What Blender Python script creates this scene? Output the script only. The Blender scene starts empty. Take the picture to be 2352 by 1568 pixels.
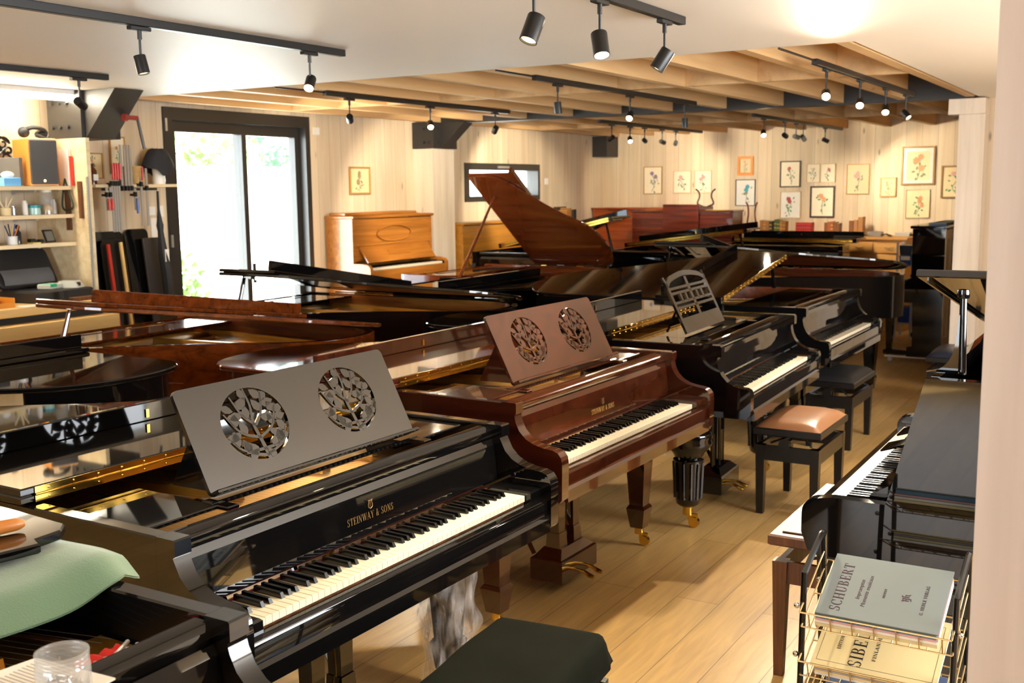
import bpy, bmesh, math, random
from mathutils import Vector, Matrix
random.seed(7)
PI = math.pi
SC = bpy.context.scene
COL = SC.collection

# ------------------------------------------------------------------ camera
EYE = Vector((0.0, 0.0, 1.7511))
PITCH, ROLL, YAW, FPX = 0.14033, -0.01189, 0.54071, 2495.2
_fw = Vector((-math.sin(YAW) * math.cos(PITCH), math.cos(YAW) * math.cos(PITCH), -math.sin(PITCH)))
_r0 = Vector((math.cos(YAW), math.sin(YAW), 0))
_u0 = _r0.cross(_fw)
_rt = _r0 * math.cos(ROLL) + _u0 * math.sin(ROLL)
_up = _u0 * math.cos(ROLL) - _r0 * math.sin(ROLL)
cam_d = bpy.data.cameras.new('camera')
cam = bpy.data.objects.new('camera', cam_d)
COL.objects.link(cam)
cam.matrix_world = Matrix(((_rt.x, _up.x, -_fw.x, EYE.x), (_rt.y, _up.y, -_fw.y, EYE.y),
                           (_rt.z, _up.z, -_fw.z, EYE.z), (0, 0, 0, 1)))
cam_d.sensor_fit = 'HORIZONTAL'
cam_d.sensor_width = 22.3
cam_d.lens = 22.3 * FPX / 2352
cam_d.clip_start = 0.05
cam_d.dof.use_dof = True
cam_d.dof.focus_distance = 3.1
cam_d.dof.aperture_fstop = 4.0
SC.camera = cam

# ------------------------------------------------------------------ sky, light, exposure
w = bpy.data.worlds.new('sky')
SC.world = w
w.use_nodes = True
nt = w.node_tree
bg = nt.nodes['Background']
bg.inputs['Color'].default_value = (0.90, 0.96, 1.0, 1)
bg.inputs['Strength'].default_value = 2.6
SC.view_settings.view_transform = 'Standard'
SC.view_settings.look = 'None'
SC.view_settings.exposure = 1.42
SC.view_settings.gamma = 1.0
SC.view_settings.use_curve_mapping = False
SC.cycles.max_bounces = 10
SC.cycles.diffuse_bounces = 5
SC.cycles.glossy_bounces = 5
SC.cycles.transmission_bounces = 8
SC.cycles.transparent_max_bounces = 12
SC.cycles.sample_clamp_indirect = 6.0
SC.cycles.use_denoising = True
SC.cycles.caustics_reflective = False
SC.cycles.caustics_refractive = False

def portal(name, loc, rot, sx, sy, power, color):
    """daylight coming in through an opening of the room"""
    l = bpy.data.lights.new(name, 'AREA')
    l.shape = 'RECTANGLE'; l.size = sx; l.size_y = sy; l.energy = power; l.color = color
    o = bpy.data.objects.new(name, l); COL.objects.link(o)
    o.location = loc; o.rotation_euler = rot
    return o
# daylight outside the glazed door, the slit window and the unseen window added behind the viewer
portal('daylight_door', (-7.35, 6.94, 1.25), (0, -PI / 2, 0), 2.2, 1.7, 60, (1.0, 0.97, 0.92))
portal('daylight_slit_window', (-7.2, 11.25, 1.8), (0, -PI / 2, 0), 0.4, 1.6, 10, (1.0, 0.97, 0.92))
portal('daylight_unseen_window', (-2.6, -3.4, 1.35), (PI / 2, 0, 0), 3.1, 2.1, 45, (0.84, 0.92, 1.0))

portal('added_side_daylight', (2.25, 4.3, 1.7), (0, PI / 2, 0), 1.3, 4.2, 110, (0.93, 0.96, 1.0))  # unseen side window, added to lift the ceiling and shaded floor
sun_d = bpy.data.lights.new('sun', 'SUN'); sun_d.energy = 14.0; sun_d.angle = math.radians(1.0); sun_d.color = (1.0, 0.93, 0.82)  # added sun: its floor patch behind the viewer bounces light to the ceiling
sun = bpy.data.objects.new('sun', sun_d); COL.objects.link(sun); sun.rotation_euler = (math.radians(42), 0, math.radians(40))

# ------------------------------------------------------------------ materials
def mat_new(name):
    m = bpy.data.materials.new(name); m.use_nodes = True
    return m, m.node_tree, m.node_tree.nodes['Principled BSDF']
def lin(c):
    return tuple(((x / 255) / 12.92 if x <= 10 else (((x / 255) + 0.055) / 1.055) ** 2.4) for x in c) + (1.0,)
MATS = {}
def plain(name, rgb, rough=0.5, metal=0.0, spec=0.5, bump=0.0, bscale=60, emit=None, es=0, alpha=1, trans=0, noise=0.0, nscale=8, coat=0, sheen=0):
    if name in MATS: return MATS[name]
    m, t, b = mat_new(name)
    b.inputs['Base Color'].default_value = lin(rgb)
    b.inputs['Roughness'].default_value = rough
    b.inputs['Metallic'].default_value = metal
    b.inputs['Specular IOR Level'].default_value = spec
    b.inputs['Alpha'].default_value = alpha
    b.inputs['Transmission Weight'].default_value = trans
    b.inputs['Coat Weight'].default_value = coat
    b.inputs['Coat Roughness'].default_value = 0.03
    b.inputs['Sheen Weight'].default_value = sheen
    if emit:
        b.inputs['Emission Color'].default_value = lin(emit); b.inputs['Emission Strength'].default_value = es
    if noise or bump:
        tc = t.nodes.new('ShaderNodeTexCoord')
        n = t.nodes.new('ShaderNodeTexNoise'); n.inputs['Scale'].default_value = nscale if noise else bscale
        n.inputs['Detail'].default_value = 4
        t.links.new(tc.outputs['Object'], n.inputs['Vector'])
        if noise:
            mx = t.nodes.new('ShaderNodeMix'); mx.data_type = 'RGBA'
            c = lin(rgb)
            mx.inputs[6].default_value = tuple(x * (1 - noise) for x in c[:3]) + (1,)
            mx.inputs[7].default_value = tuple(min(1, x * (1 + noise)) for x in c[:3]) + (1,)
            t.links.new(n.outputs['Fac'], mx.inputs[0]); t.links.new(mx.outputs[2], b.inputs['Base Color'])
        if bump:
            n2 = t.nodes.new('ShaderNodeTexNoise'); n2.inputs['Scale'].default_value = bscale
            t.links.new(tc.outputs['Object'], n2.inputs['Vector'])
            bp = t.nodes.new('ShaderNodeBump'); bp.inputs['Strength'].default_value = bump; bp.inputs['Distance'].default_value = 0.002
            t.links.new(n2.outputs['Fac'], bp.inputs['Height']); t.links.new(bp.outputs['Normal'], b.inputs['Normal'])
    MATS[name] = m
    return m
def wood(name, dark, light, rough=0.3, axis='y', scale=1.0, coat=0.0, knots=False, boards=None, spec=0.5):
    """streaky wood; axis = grain direction; boards = (axis across, width, groove darkness)"""
    if name in MATS: return MATS[name]
    m, t, b = mat_new(name)
    N = t.nodes.new; L = t.links.new
    tc = N('ShaderNodeTexCoord'); mp = N('ShaderNodeMapping')
    s = {'x': (1.2, 22, 22), 'y': (22, 1.2, 22), 'z': (22, 22, 1.2)}[axis]
    mp.inputs['Scale'].default_value = tuple(k * scale for k in s)
    L(tc.outputs['Object'], mp.inputs['Vector'])
    n = N('ShaderNodeTexNoise'); n.inputs['Scale'].default_value = 1.0; n.inputs['Detail'].default_value = 6; n.inputs['Roughness'].default_value = 0.62
    n.inputs['Distortion'].default_value = 0.6
    L(mp.outputs[0], n.inputs['Vector'])
    cr = N('ShaderNodeValToRGB')
    cr.color_ramp.elements[0].position = 0.33; cr.color_ramp.elements[0].color = lin(dark)
    cr.color_ramp.elements[1].position = 0.66; cr.color_ramp.elements[1].color = lin(light)
    L(n.outputs['Fac'], cr.inputs[0])
    col = cr.outputs[0]
    def mulmix(fac, c, colour):
        mx = N('ShaderNodeMix'); mx.data_type = 'RGBA'
        mx.inputs[7].default_value = colour
        L(c, mx.inputs[6]); L(fac, mx.inputs[0])
        return mx.outputs[2]
    if knots:
        mk = N('ShaderNodeMapping'); kk = {'x': (1.6, 5, 5), 'y': (5, 1.6, 5), 'z': (5, 5, 1.6)}[axis]
        mk.inputs['Scale'].default_value = kk
        L(tc.outputs['Object'], mk.inputs['Vector'])
        v = N('ShaderNodeTexVoronoi'); v.inputs['Scale'].default_value = 1.0; v.inputs['Randomness'].default_value = 1.0
        L(mk.outputs[0], v.inputs['Vector'])
        r = N('ShaderNodeValToRGB'); r.color_ramp.elements[0].position = 0.03; r.color_ramp.elements[0].color = (0.75, 0.75, 0.75, 1)
        r.color_ramp.elements[1].position = 0.085; r.color_ramp.elements[1].color = (0, 0, 0, 1)
        L(v.outputs['Distance'], r.inputs[0])
        col = mulmix(r.outputs[0], col, lin(tuple(int(x * 0.62) for x in dark)))
    if boards:
        ax, width, dk = boards
        sp = N('ShaderNodeSeparateXYZ'); L(tc.outputs['Object'], sp.inputs[0])
        d = N('ShaderNodeMath'); d.operation = 'DIVIDE'; d.inputs[1].default_value = width
        L(sp.outputs['XYZ'.index(ax.upper())], d.inputs[0])
        fr = N('ShaderNodeMath'); fr.operation = 'FRACT'; L(d.outputs[0], fr.inputs[0])
        g = N('ShaderNodeMath'); g.operation = 'LESS_THAN'; g.inputs[1].default_value = 0.018; L(fr.outputs[0], g.inputs[0])
        fl = N('ShaderNodeMath'); fl.operation = 'FLOOR'; L(d.outputs[0], fl.inputs[0])
        wn = N('ShaderNodeTexWhiteNoise'); wn.noise_dimensions = '1D'; L(fl.outputs[0], wn.inputs['W'])
        hs = N('ShaderNodeHueSaturation')
        mr = N('ShaderNodeMapRange'); mr.inputs[3].default_value = 0.9; mr.inputs[4].default_value = 1.06
        L(wn.outputs['Value'], mr.inputs[0]); L(mr.outputs[0], hs.inputs['Value']); L(col, hs.inputs['Color'])
        gm = N('ShaderNodeMath'); gm.operation = 'MULTIPLY'; gm.inputs[1].default_value = dk; L(g.outputs[0], gm.inputs[0])
        col = mulmix(gm.outputs[0], hs.outputs[0], lin(tuple(int(x * 0.55) for x in dark)))
    L(col, b.inputs['Base Color'])
    b.inputs['Roughness'].default_value = rough
    b.inputs['Coat Weight'].default_value = coat; b.inputs['Coat Roughness'].default_value = 0.02
    b.inputs['Specular IOR Level'].default_value = spec
    MATS[name] = m
    return m
def glass(name, rgb=(255, 255, 255), tint=0.0, gl=0.10, rough=0.0):
    """thin clear sheet: lets light straight through and mirrors a little"""
    if name in MATS: return MATS[name]
    m = bpy.data.materials.new(name); m.use_nodes = True
    t = m.node_tree; t.nodes.clear()
    o = t.nodes.new('ShaderNodeOutputMaterial'); mx = t.nodes.new('ShaderNodeMixShader')
    tr = t.nodes.new('ShaderNodeBsdfTransparent'); g = t.nodes.new('ShaderNodeBsdfGlossy')
    tr.inputs[0].default_value = lin(rgb); g.inputs['Roughness'].default_value = rough
    lw = t.nodes.new('ShaderNodeLayerWeight'); lw.inputs[0].default_value = 0.5
    pw = t.nodes.new('ShaderNodeMath'); pw.operation = 'POWER'; pw.inputs[1].default_value = 4.0; t.links.new(lw.outputs['Facing'], pw.inputs[0])
    ml = t.nodes.new('ShaderNodeMath'); ml.operation = 'MULTIPLY_ADD'; ml.inputs[1].default_value = 0.55; ml.inputs[2].default_value = gl * 0.4; t.links.new(pw.outputs[0], ml.inputs[0])
    t.links.new(ml.outputs[0], mx.inputs[0]); t.links.new(tr.outputs[0], mx.inputs[1]); t.links.new(g.outputs[0], mx.inputs[2])
    t.links.new(mx.outputs[0], o.inputs[0])
    MATS[name] = m
    return m
def frosted(name):
    m = glass(name, (246, 246, 246), gl=0.2, rough=0.03)
    t = m.node_tree; o = next(n for n in t.nodes if n.type == 'OUTPUT_MATERIAL'); src = o.inputs[0].links[0].from_socket
    mx = t.nodes.new('ShaderNodeMixShader'); df = t.nodes.new('ShaderNodeBsdfDiffuse'); df.inputs[0].default_value = (0.9, 0.9, 0.88, 1); mx.inputs[0].default_value = 0.16
    t.links.new(src, mx.inputs[1]); t.links.new(df.outputs[0], mx.inputs[2]); t.links.new(mx.outputs[0], o.inputs[0])
    return m
def film(name):
    """crinkled stretch film: mostly see-through, glints on its creases"""
    m = bpy.data.materials.new(name); m.use_nodes = True
    t = m.node_tree; b = t.nodes['Principled BSDF']
    b.inputs['Base Color'].default_value = (0.9, 0.9, 0.9, 1); b.inputs['Roughness'].default_value = 0.18
    tc = t.nodes.new('ShaderNodeTexCoord'); mp = t.nodes.new('ShaderNodeMapping'); mp.inputs['Scale'].default_value = (30, 30, 6)
    n = t.nodes.new('ShaderNodeTexNoise'); n.inputs['Scale'].default_value = 1.3; n.inputs['Detail'].default_value = 5
    t.links.new(tc.outputs['Object'], mp.inputs[0]); t.links.new(mp.outputs[0], n.inputs['Vector'])
    cr = t.nodes.new('ShaderNodeValToRGB'); cr.color_ramp.elements[0].position = 0.42; cr.color_ramp.elements[0].color = (0.03,) * 3 + (1,)
    cr.color_ramp.elements[1].position = 0.7; cr.color_ramp.elements[1].color = (0.34,) * 3 + (1,)
    t.links.new(n.outputs['Fac'], cr.inputs[0]); t.links.new(cr.outputs[0], b.inputs['Alpha'])
    bp = t.nodes.new('ShaderNodeBump'); bp.inputs['Strength'].default_value = 0.9; bp.inputs['Distance'].default_value = 0.01
    t.links.new(n.outputs['Fac'], bp.inputs['Height']); t.links.new(bp.outputs['Normal'], b.inputs['Normal'])
    return m

BLACK = plain('black_lacquer', (11, 10, 10), rough=0.03, spec=0.5, coat=0.25)
BLACK_DESK = plain('black_desk_lacquer', (14, 13, 12), rough=0.06, spec=0.85, coat=0.6)
BLACK_SATIN = plain('black_satin', (16, 15, 15), rough=0.28)
BLACK_MATT = plain('black_matt', (22, 21, 21), rough=0.6)
MAHOG = wood('polished_mahogany', (38, 14, 7), (70, 29, 14), rough=0.09, axis='y', scale=0.9, coat=1.0)
WALNUT = wood('polished_walnut', (70, 30, 9), (116, 54, 18), rough=0.12, axis='y', scale=0.8, coat=0.8)
CHERRY = wood('red_brown_wood', (66, 26, 9), (104, 46, 17), rough=0.1, axis='y', scale=1.2, coat=1.0)
OAK = wood('golden_oak', (142, 84, 26), (186, 120, 48), rough=0.3, axis='x', scale=0.9, coat=0.3)
YOAK = wood('yellow_oak', (150, 98, 30), (186, 128, 46), rough=0.35, axis='x', scale=0.9, coat=0.2)
ORANGE = wood('orange_brown_wood', (120, 48, 14), (158, 72, 24), rough=0.2, axis='x', coat=0.5)
DMAHOG = wood('dark_mahogany', (70, 22, 12), (112, 42, 22), rough=0.2, axis='x', coat=0.5)
BROWNW = wood('brown_beech', (74, 42, 22), (122, 76, 42), rough=0.4, axis='z', scale=1.4)
PINE = wood('pine_board', (214, 190, 146), (240, 222, 184), rough=0.5, axis='y', scale=0.6)
DRESS = wood('dresser_beech', (206, 150, 76), (228, 176, 100), rough=0.4, axis='x', scale=0.6)
WORKB = wood('workbench_beech', (206, 168, 100), (230, 196, 132), rough=0.45, axis='y', scale=0.6)
SPRUCE = wood('soundboard_spruce', (150, 96, 40), (186, 128, 62), rough=0.35, axis='y', scale=1.0)
INNER = wood('inner_rim_veneer', (74, 30, 12), (110, 50, 20), rough=0.25, axis='y', scale=1.0, coat=0.3)
GOLD = plain('gold_bronze_plate', (196, 146, 62), rough=0.34, metal=0.85)
BRASS = plain('polished_brass', (222, 180, 84), rough=0.14, metal=1.0)
CHROME = plain('chrome', (205, 205, 205), rough=0.12, metal=1.0)
STEELROD = plain('bright_steel', (190, 190, 188), rough=0.3, metal=0.6)
IVORY = plain('ivory_white', (232, 222, 194), rough=0.22)
EBONY = plain('ebony_black', (10, 10, 10), rough=0.2)
RED = plain('red_felt', (190, 24, 16), rough=0.9)
WALLW = wood('whitewashed_spruce_wall', (206, 184, 152), (226, 208, 180), rough=0.6, axis='z', scale=0.35, knots=True, boards=('y', 0.172, 0.7), spec=0.3)
WALLX = wood('whitewashed_spruce_wall_far', (210, 188, 154), (230, 211, 180), rough=0.6, axis='z', scale=0.35, knots=True, boards=('x', 0.185, 0.75), spec=0.3)
POSTW = wood('whitewashed_post', (214, 196, 172), (234, 220, 200), rough=0.55, axis='z', scale=0.4, knots=True, spec=0.3)
JOISTW = wood('joist_glulam', (190, 152, 104), (216, 180, 130), rough=0.6, axis='y', scale=0.3, knots=True, spec=0.3)
DECKW = wood('roof_deck', (196, 162, 116), (220, 188, 142), rough=0.6, axis='x', scale=0.3, knots=True, spec=0.3)
CEILW = plain('white_ceiling_paint', (244, 237, 224), rough=0.55, noise=0.012, nscale=3)
STEEL = plain('dark_painted_steel', (44, 42, 40), rough=0.45)
FRAME = plain('anthracite_frame', (44, 41, 38), rough=0.4)
TAN = plain('tan_leather', (140, 94, 60), rough=0.3, bump=0.25, bscale=120)
VELVET = plain('dark_olive_velvet', (21, 22, 15), rough=1.0, spec=0.05, noise=0.35, nscale=9)
GREENF = plain('green_fleece', (88, 118, 88), rough=0.95, bump=0.5, bscale=260, noise=0.08, nscale=5, sheen=0.4)
GLASS = glass('window_glass', (246, 252, 255))
JARG = frosted('jar_glass')
WHITEP = plain('white_paper', (236, 232, 222), rough=0.7)
CREAM = plain('cream_paper', (226, 208, 158), rough=0.7)
WHITE = plain('white_plastic', (232, 230, 224), rough=0.4)
PLUM = plain('plum_ink', (62, 36, 48), rough=0.7)
INK = plain('black_ink', (26, 24, 26), rough=0.7)
GOLDINK2 = plain('bright_gold_lettering', (206, 164, 92), rough=0.4, metal=0.3)
GOLDINK = plain('gold_lettering', (132, 100, 54), rough=0.4, metal=0.4)
BLUE = plain('blue_plastic', (34, 74, 150), rough=0.35)
REDP = plain('red_plastic', (214, 52, 34), rough=0.4)

# ------------------------------------------------------------------ mesh builder
class MB:
    def __init__(s): s.v = []; s.f = []; s.sm = []; s.T = None
    def add(s, vs, fs, smooth=False):
        n = len(s.v)
        for p in vs:
            p = Vector(p)
            s.v.append(tuple(s.T @ p) if s.T else tuple(p))
        for f in fs: s.f.append(tuple(i + n for i in f)); s.sm.append(smooth)
        return s
    def box(s, x0, x1, y0, y1, z0, z1, b=0.0):
        if b <= 0:
            vs = [(x, y, z) for z in (z0, z1) for y in (y0, y1) for x in (x0, x1)]
            return s.add(vs, [(0, 2, 3, 1), (4, 5, 7, 6), (0, 1, 5, 4), (2, 6, 7, 3), (0, 4, 6, 2), (1, 3, 7, 5)])
        return s.prism([(x0, y0), (x1, y0), (x1, y1), (x0, y1)], z0, z1, b)
    def cbox(s, c, d, b=0.0):
        return s.box(c[0] - d[0] / 2, c[0] + d[0] / 2, c[1] - d[1] / 2, c[1] + d[1] / 2, c[2] - d[2] / 2, c[2] + d[2] / 2, b)
    def prism(s, out, z0, z1, b=0.0, smooth=False):
        n = len(out)
        if area(out) < 0: out = out[::-1]
        rings = []
        if b > 0:
            ins = inset(out, b)
            rings = [[(x, y, z0) for x, y in ins], [(x, y, z0 + b) for x, y in out], [(x, y, z1 - b) for x, y in out], [(x, y, z1) for x, y in ins]]
        else:
            rings = [[(x, y, z0) for x, y in out], [(x, y, z1) for x, y in out]]
        vs = [p for r in rings for p in r]; fs = []
        for k in range(len(rings) - 1):
            for i in range(n):
                j = (i + 1) % n
                fs.append((k * n + i, k * n + j, (k + 1) * n + j, (k + 1) * n + i))
        s.add(vs, fs, smooth)
        m = len(s.v) - len(vs); l = len(rings) - 1
        s.f.append(tuple(m + i for i in range(n))[::-1]); s.sm.append(False)
        s.f.append(tuple(m + l * n + i for i in range(n))); s.sm.append(False)
        return s
    def tube(s, path, r, n=8, closed=False, cap=True):
        P = [Vector(p) for p in path]; m = len(P); vs = []; fs = []
        rad = r if isinstance(r, (list, tuple)) else [r] * m
        up = None
        for i in range(m):
            a = P[(i - 1) % m] if (closed or i > 0) else P[0]
            c = P[(i + 1) % m] if (closed or i < m - 1) else P[-1]
            t = (c - a).normalized()
            if up is None:
                up = Vector((0, 0, 1)) if abs(t.z) < 0.9 else Vector((1, 0, 0))
            sd = t.cross(up)
            if sd.length < 1e-5: sd = t.orthogonal()
            sd.normalize(); up = sd.cross(t).normalized()
            for k in range(n):
                q = 2 * PI * k / n
                vs.append(P[i] + sd * math.cos(q) * rad[i] + up * math.sin(q) * rad[i])
        for i in range(m if closed else m - 1):
            for k in range(n):
                a, b_ = i * n + k, i * n + (k + 1) % n
                c, d = ((i + 1) % m) * n + (k + 1) % n, ((i + 1) % m) * n + k
                fs.append((a, b_, c, d))
        s.add(vs, fs, True)
        if cap and not closed:
            o = len(s.v) - len(vs)
            s.f.append(tuple(o + k for k in range(n))[::-1]); s.sm.append(False)
            s.f.append(tuple(o + (m - 1) * n + k for k in range(n))); s.sm.append(False)
        return s
    def lathe(s, prof, n=20, c=(0, 0, 0), cap=True):
        vs = [(c[0] + r * math.cos(2 * PI * k / n), c[1] + r * math.sin(2 * PI * k / n), c[2] + z) for r, z in prof for k in range(n)]
        fs = [(i * n + k, i * n + (k + 1) % n, (i + 1) * n + (k + 1) % n, (i + 1) * n + k) for i in range(len(prof) - 1) for k in range(n)]
        s.add(vs, fs, True)
        if cap:
            o = len(s.v) - len(vs); l = (len(prof) - 1) * n
            s.f.append(tuple(o + k for k in range(n))[::-1]); s.sm.append(False)
            s.f.append(tuple(o + l + k for k in range(n))); s.sm.append(False)
        return s
    def sphere(s, c, r, n=12, m=8, sc=(1, 1, 1)):
        vs = [(c[0], c[1], c[2] - r * sc[2])]; fs = []
        for i in range(1, m):
            a = -PI / 2 + PI * i / m
            for k in range(n):
                q = 2 * PI * k / n
                vs.append((c[0] + r * sc[0] * math.cos(a) * math.cos(q), c[1] + r * sc[1] * math.cos(a) * math.sin(q), c[2] + r * sc[2] * math.sin(a)))
        vs.append((c[0], c[1], c[2] + r * sc[2]))
        for k in range(n): fs.append((0, 1 + (k + 1) % n, 1 + k))
        for i in range(m - 2):
            for k in range(n):
                a = 1 + i * n; fs.append((a + k, a + (k + 1) % n, a + n + (k + 1) % n, a + n + k))
        a = 1 + (m - 2) * n
        for k in range(n): fs.append((a + k, a + (k + 1) % n, len(vs) - 1))
        return s.add(vs, fs, True)
    def taper(s, c0, d0, c1, d1):
        """four sided tapering bar from rectangle d0 at c0 up to d1 at c1"""
        vs = []
        for c, d in ((c0, d0), (c1, d1)):
            for sx, sy in ((-1, -1), (1, -1), (1, 1), (-1, 1)): vs.append((c[0] + sx * d[0] / 2, c[1] + sy * d[1] / 2, c[2]))
        return s.add(vs, [(3, 2, 1, 0), (4, 5, 6, 7), (0, 1, 5, 4), (1, 2, 6, 5), (2, 3, 7, 6), (3, 0, 4, 7)])
    def grid(s, fn, nu, nv, smooth=True):
        vs = [fn(i / nu, j / nv) for j in range(nv + 1) for i in range(nu + 1)]
        fs = [(j * (nu + 1) + i, j * (nu + 1) + i + 1, (j + 1) * (nu + 1) + i + 1, (j + 1) * (nu + 1) + i) for j in range(nv) for i in range(nu)]
        return s.add(vs, fs, smooth)
    def side(s, prof, x0, x1, smooth=False):
        """profile in (y, z) pushed along x"""
        n = len(prof)
        if area(prof) < 0: prof = prof[::-1]
        vs = [(x0, y, z) for y, z in prof] + [(x1, y, z) for y, z in prof]
        s.add(vs, [(i, (i + 1) % n, n + (i + 1) % n, n + i)[::-1] for i in range(n)], smooth)
        o = len(s.v) - 2 * n
        s.f.append(tuple(o + i for i in range(n))[::-1][::-1][::-1]); s.sm.append(False)
        s.f.append(tuple(o + n + i for i in range(n))); s.sm.append(False)
        return s
    def mesh(s, name, mat):
        me = bpy.data.meshes.new(name)
        me.from_pydata(s.v, [], s.f)
        me.polygons.foreach_set('use_smooth', s.sm)
        if mat: me.materials.append(mat)
        bm = bmesh.new(); bm.from_mesh(me); bmesh.ops.recalc_face_normals(bm, faces=bm.faces); bm.to_mesh(me); bm.free()
        if any(s.sm): me.set_sharp_from_angle(angle=math.radians(42))
        me.update()
        return me
    def build(s, name, mat, parent=None, loc=None, rot=None):
        o = bpy.data.objects.new(name, s.mesh(name, mat)); COL.objects.link(o)
        if parent: o.parent = parent
        if loc: o.location = loc
        if rot: o.rotation_euler = rot
        return o
def area(o): return sum(o[i][0] * o[(i + 1) % len(o)][1] - o[(i + 1) % len(o)][0] * o[i][1] for i in range(len(o))) / 2
def inset(o, d):
    n = len(o); r = []
    for i in range(n):
        a, b, c = Vector(o[i - 1]), Vector(o[i]), Vector(o[(i + 1) % n])
        e1 = (b - a); e2 = (c - b)
        if e1.length < 1e-9 or e2.length < 1e-9: r.append(o[i]); continue
        n1 = Vector((-e1.y, e1.x)).normalized(); n2 = Vector((-e2.y, e2.x)).normalized()
        m = n1 + n2
        k = d / max(0.5, m.length_squared / 2)
        r.append((b.x + m.x * k, b.y + m.y * k))
    return r
def catmull(pts, k=6):
    P = [Vector(p) for p in pts]; out = []
    for i in range(len(P) - 1):
        p0 = P[i - 1] if i else P[0] * 2 - P[1]; p1, p2 = P[i], P[i + 1]
        p3 = P[i + 2] if i + 2 < len(P) else P[-1] * 2 - P[-2]
        for j in range(k):
            t = j / k
            out.append(0.5 * ((2 * p1) + (p2 - p0) * t + (2 * p0 - 5 * p1 + 4 * p2 - p3) * t * t + (3 * p1 - p0 - 3 * p2 + p3) * t ** 3))
    out.append(P[-1])
    return [tuple(p) for p in out]
def rrect(x0, x1, y0, y1, r, k=5):
    o = []
    for cx, cy, a in ((x1 - r, y1 - r, 0), (x0 + r, y1 - r, 90), (x0 + r, y0 + r, 180), (x1 - r, y0 + r, 270)):
        for i in range(k + 1):
            q = math.radians(a + 90 * i / k); o.append((cx + r * math.cos(q), cy + r * math.sin(q)))
    return o
def tag(o, label=None, cat=None, group=None, kind=None):
    if label: o['label'] = label
    if cat: o['category'] = cat
    if group: o['group'] = group
    if kind: o['kind'] = kind
    return o
def thing(name, label, cat, loc=(0, 0, 0), rz=0.0, group=None):
    o = bpy.data.objects.new(name, None); COL.objects.link(o)
    o.location = loc; o.rotation_euler = (0, 0, rz); o.empty_display_size = 0.05
    return tag(o, label, cat, group)
def struct(mb, name, mat, parent=None):
    return tag(mb.build(name, mat, parent), kind='structure')
def inst(me, name, parent, loc=(0, 0, 0), rot=None):
    o = bpy.data.objects.new(name, me); COL.objects.link(o); o.parent = parent; o.location = loc
    if rot: o.rotation_euler = rot
    return o

# ------------------------------------------------------------------ serif lettering (thick and thin strokes)
def _arc(cx, cy, rx, ry, a0, a1, tk, th, n=14):
    """ring piece, thick on its sides and thin at top and bottom"""
    q = []
    for i in range(n):
        pp = []
        for k in (i, i + 1):
            a = math.radians(a0 + (a1 - a0) * k / n); wd = th + (tk - th) * abs(math.cos(a)) ** 1.5
            pp.append(((cx + rx * math.cos(a), cy + ry * math.sin(a)), (cx + (rx - wd) * math.cos(a), cy + (ry - wd * (ry / rx if ry < rx else 1)) * math.sin(a))))
        q.append((pp[0][0], pp[1][0], pp[1][1], pp[0][1]))
    return q
def _ln(x0, y0, x1, y1, w):
    return [((x0 - w / 2, y0), (x0 + w / 2, y0), (x1 + w / 2, y1), (x1 - w / 2, y1))]
def _rc(x0, x1, y0, y1): return [((x0, y0), (x1, y0), (x1, y1), (x0, y1))]
def _st(x, T=0.15, y0=0, y1=1, sw=0.17, a=True, b=True):
    q = _rc(x - T / 2, x + T / 2, y0, y1)
    if a: q += _rc(x - sw, x + sw, y0, y0 + 0.035)
    if b: q += _rc(x - sw, x + sw, y1 - 0.035, y1)
    return q
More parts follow.
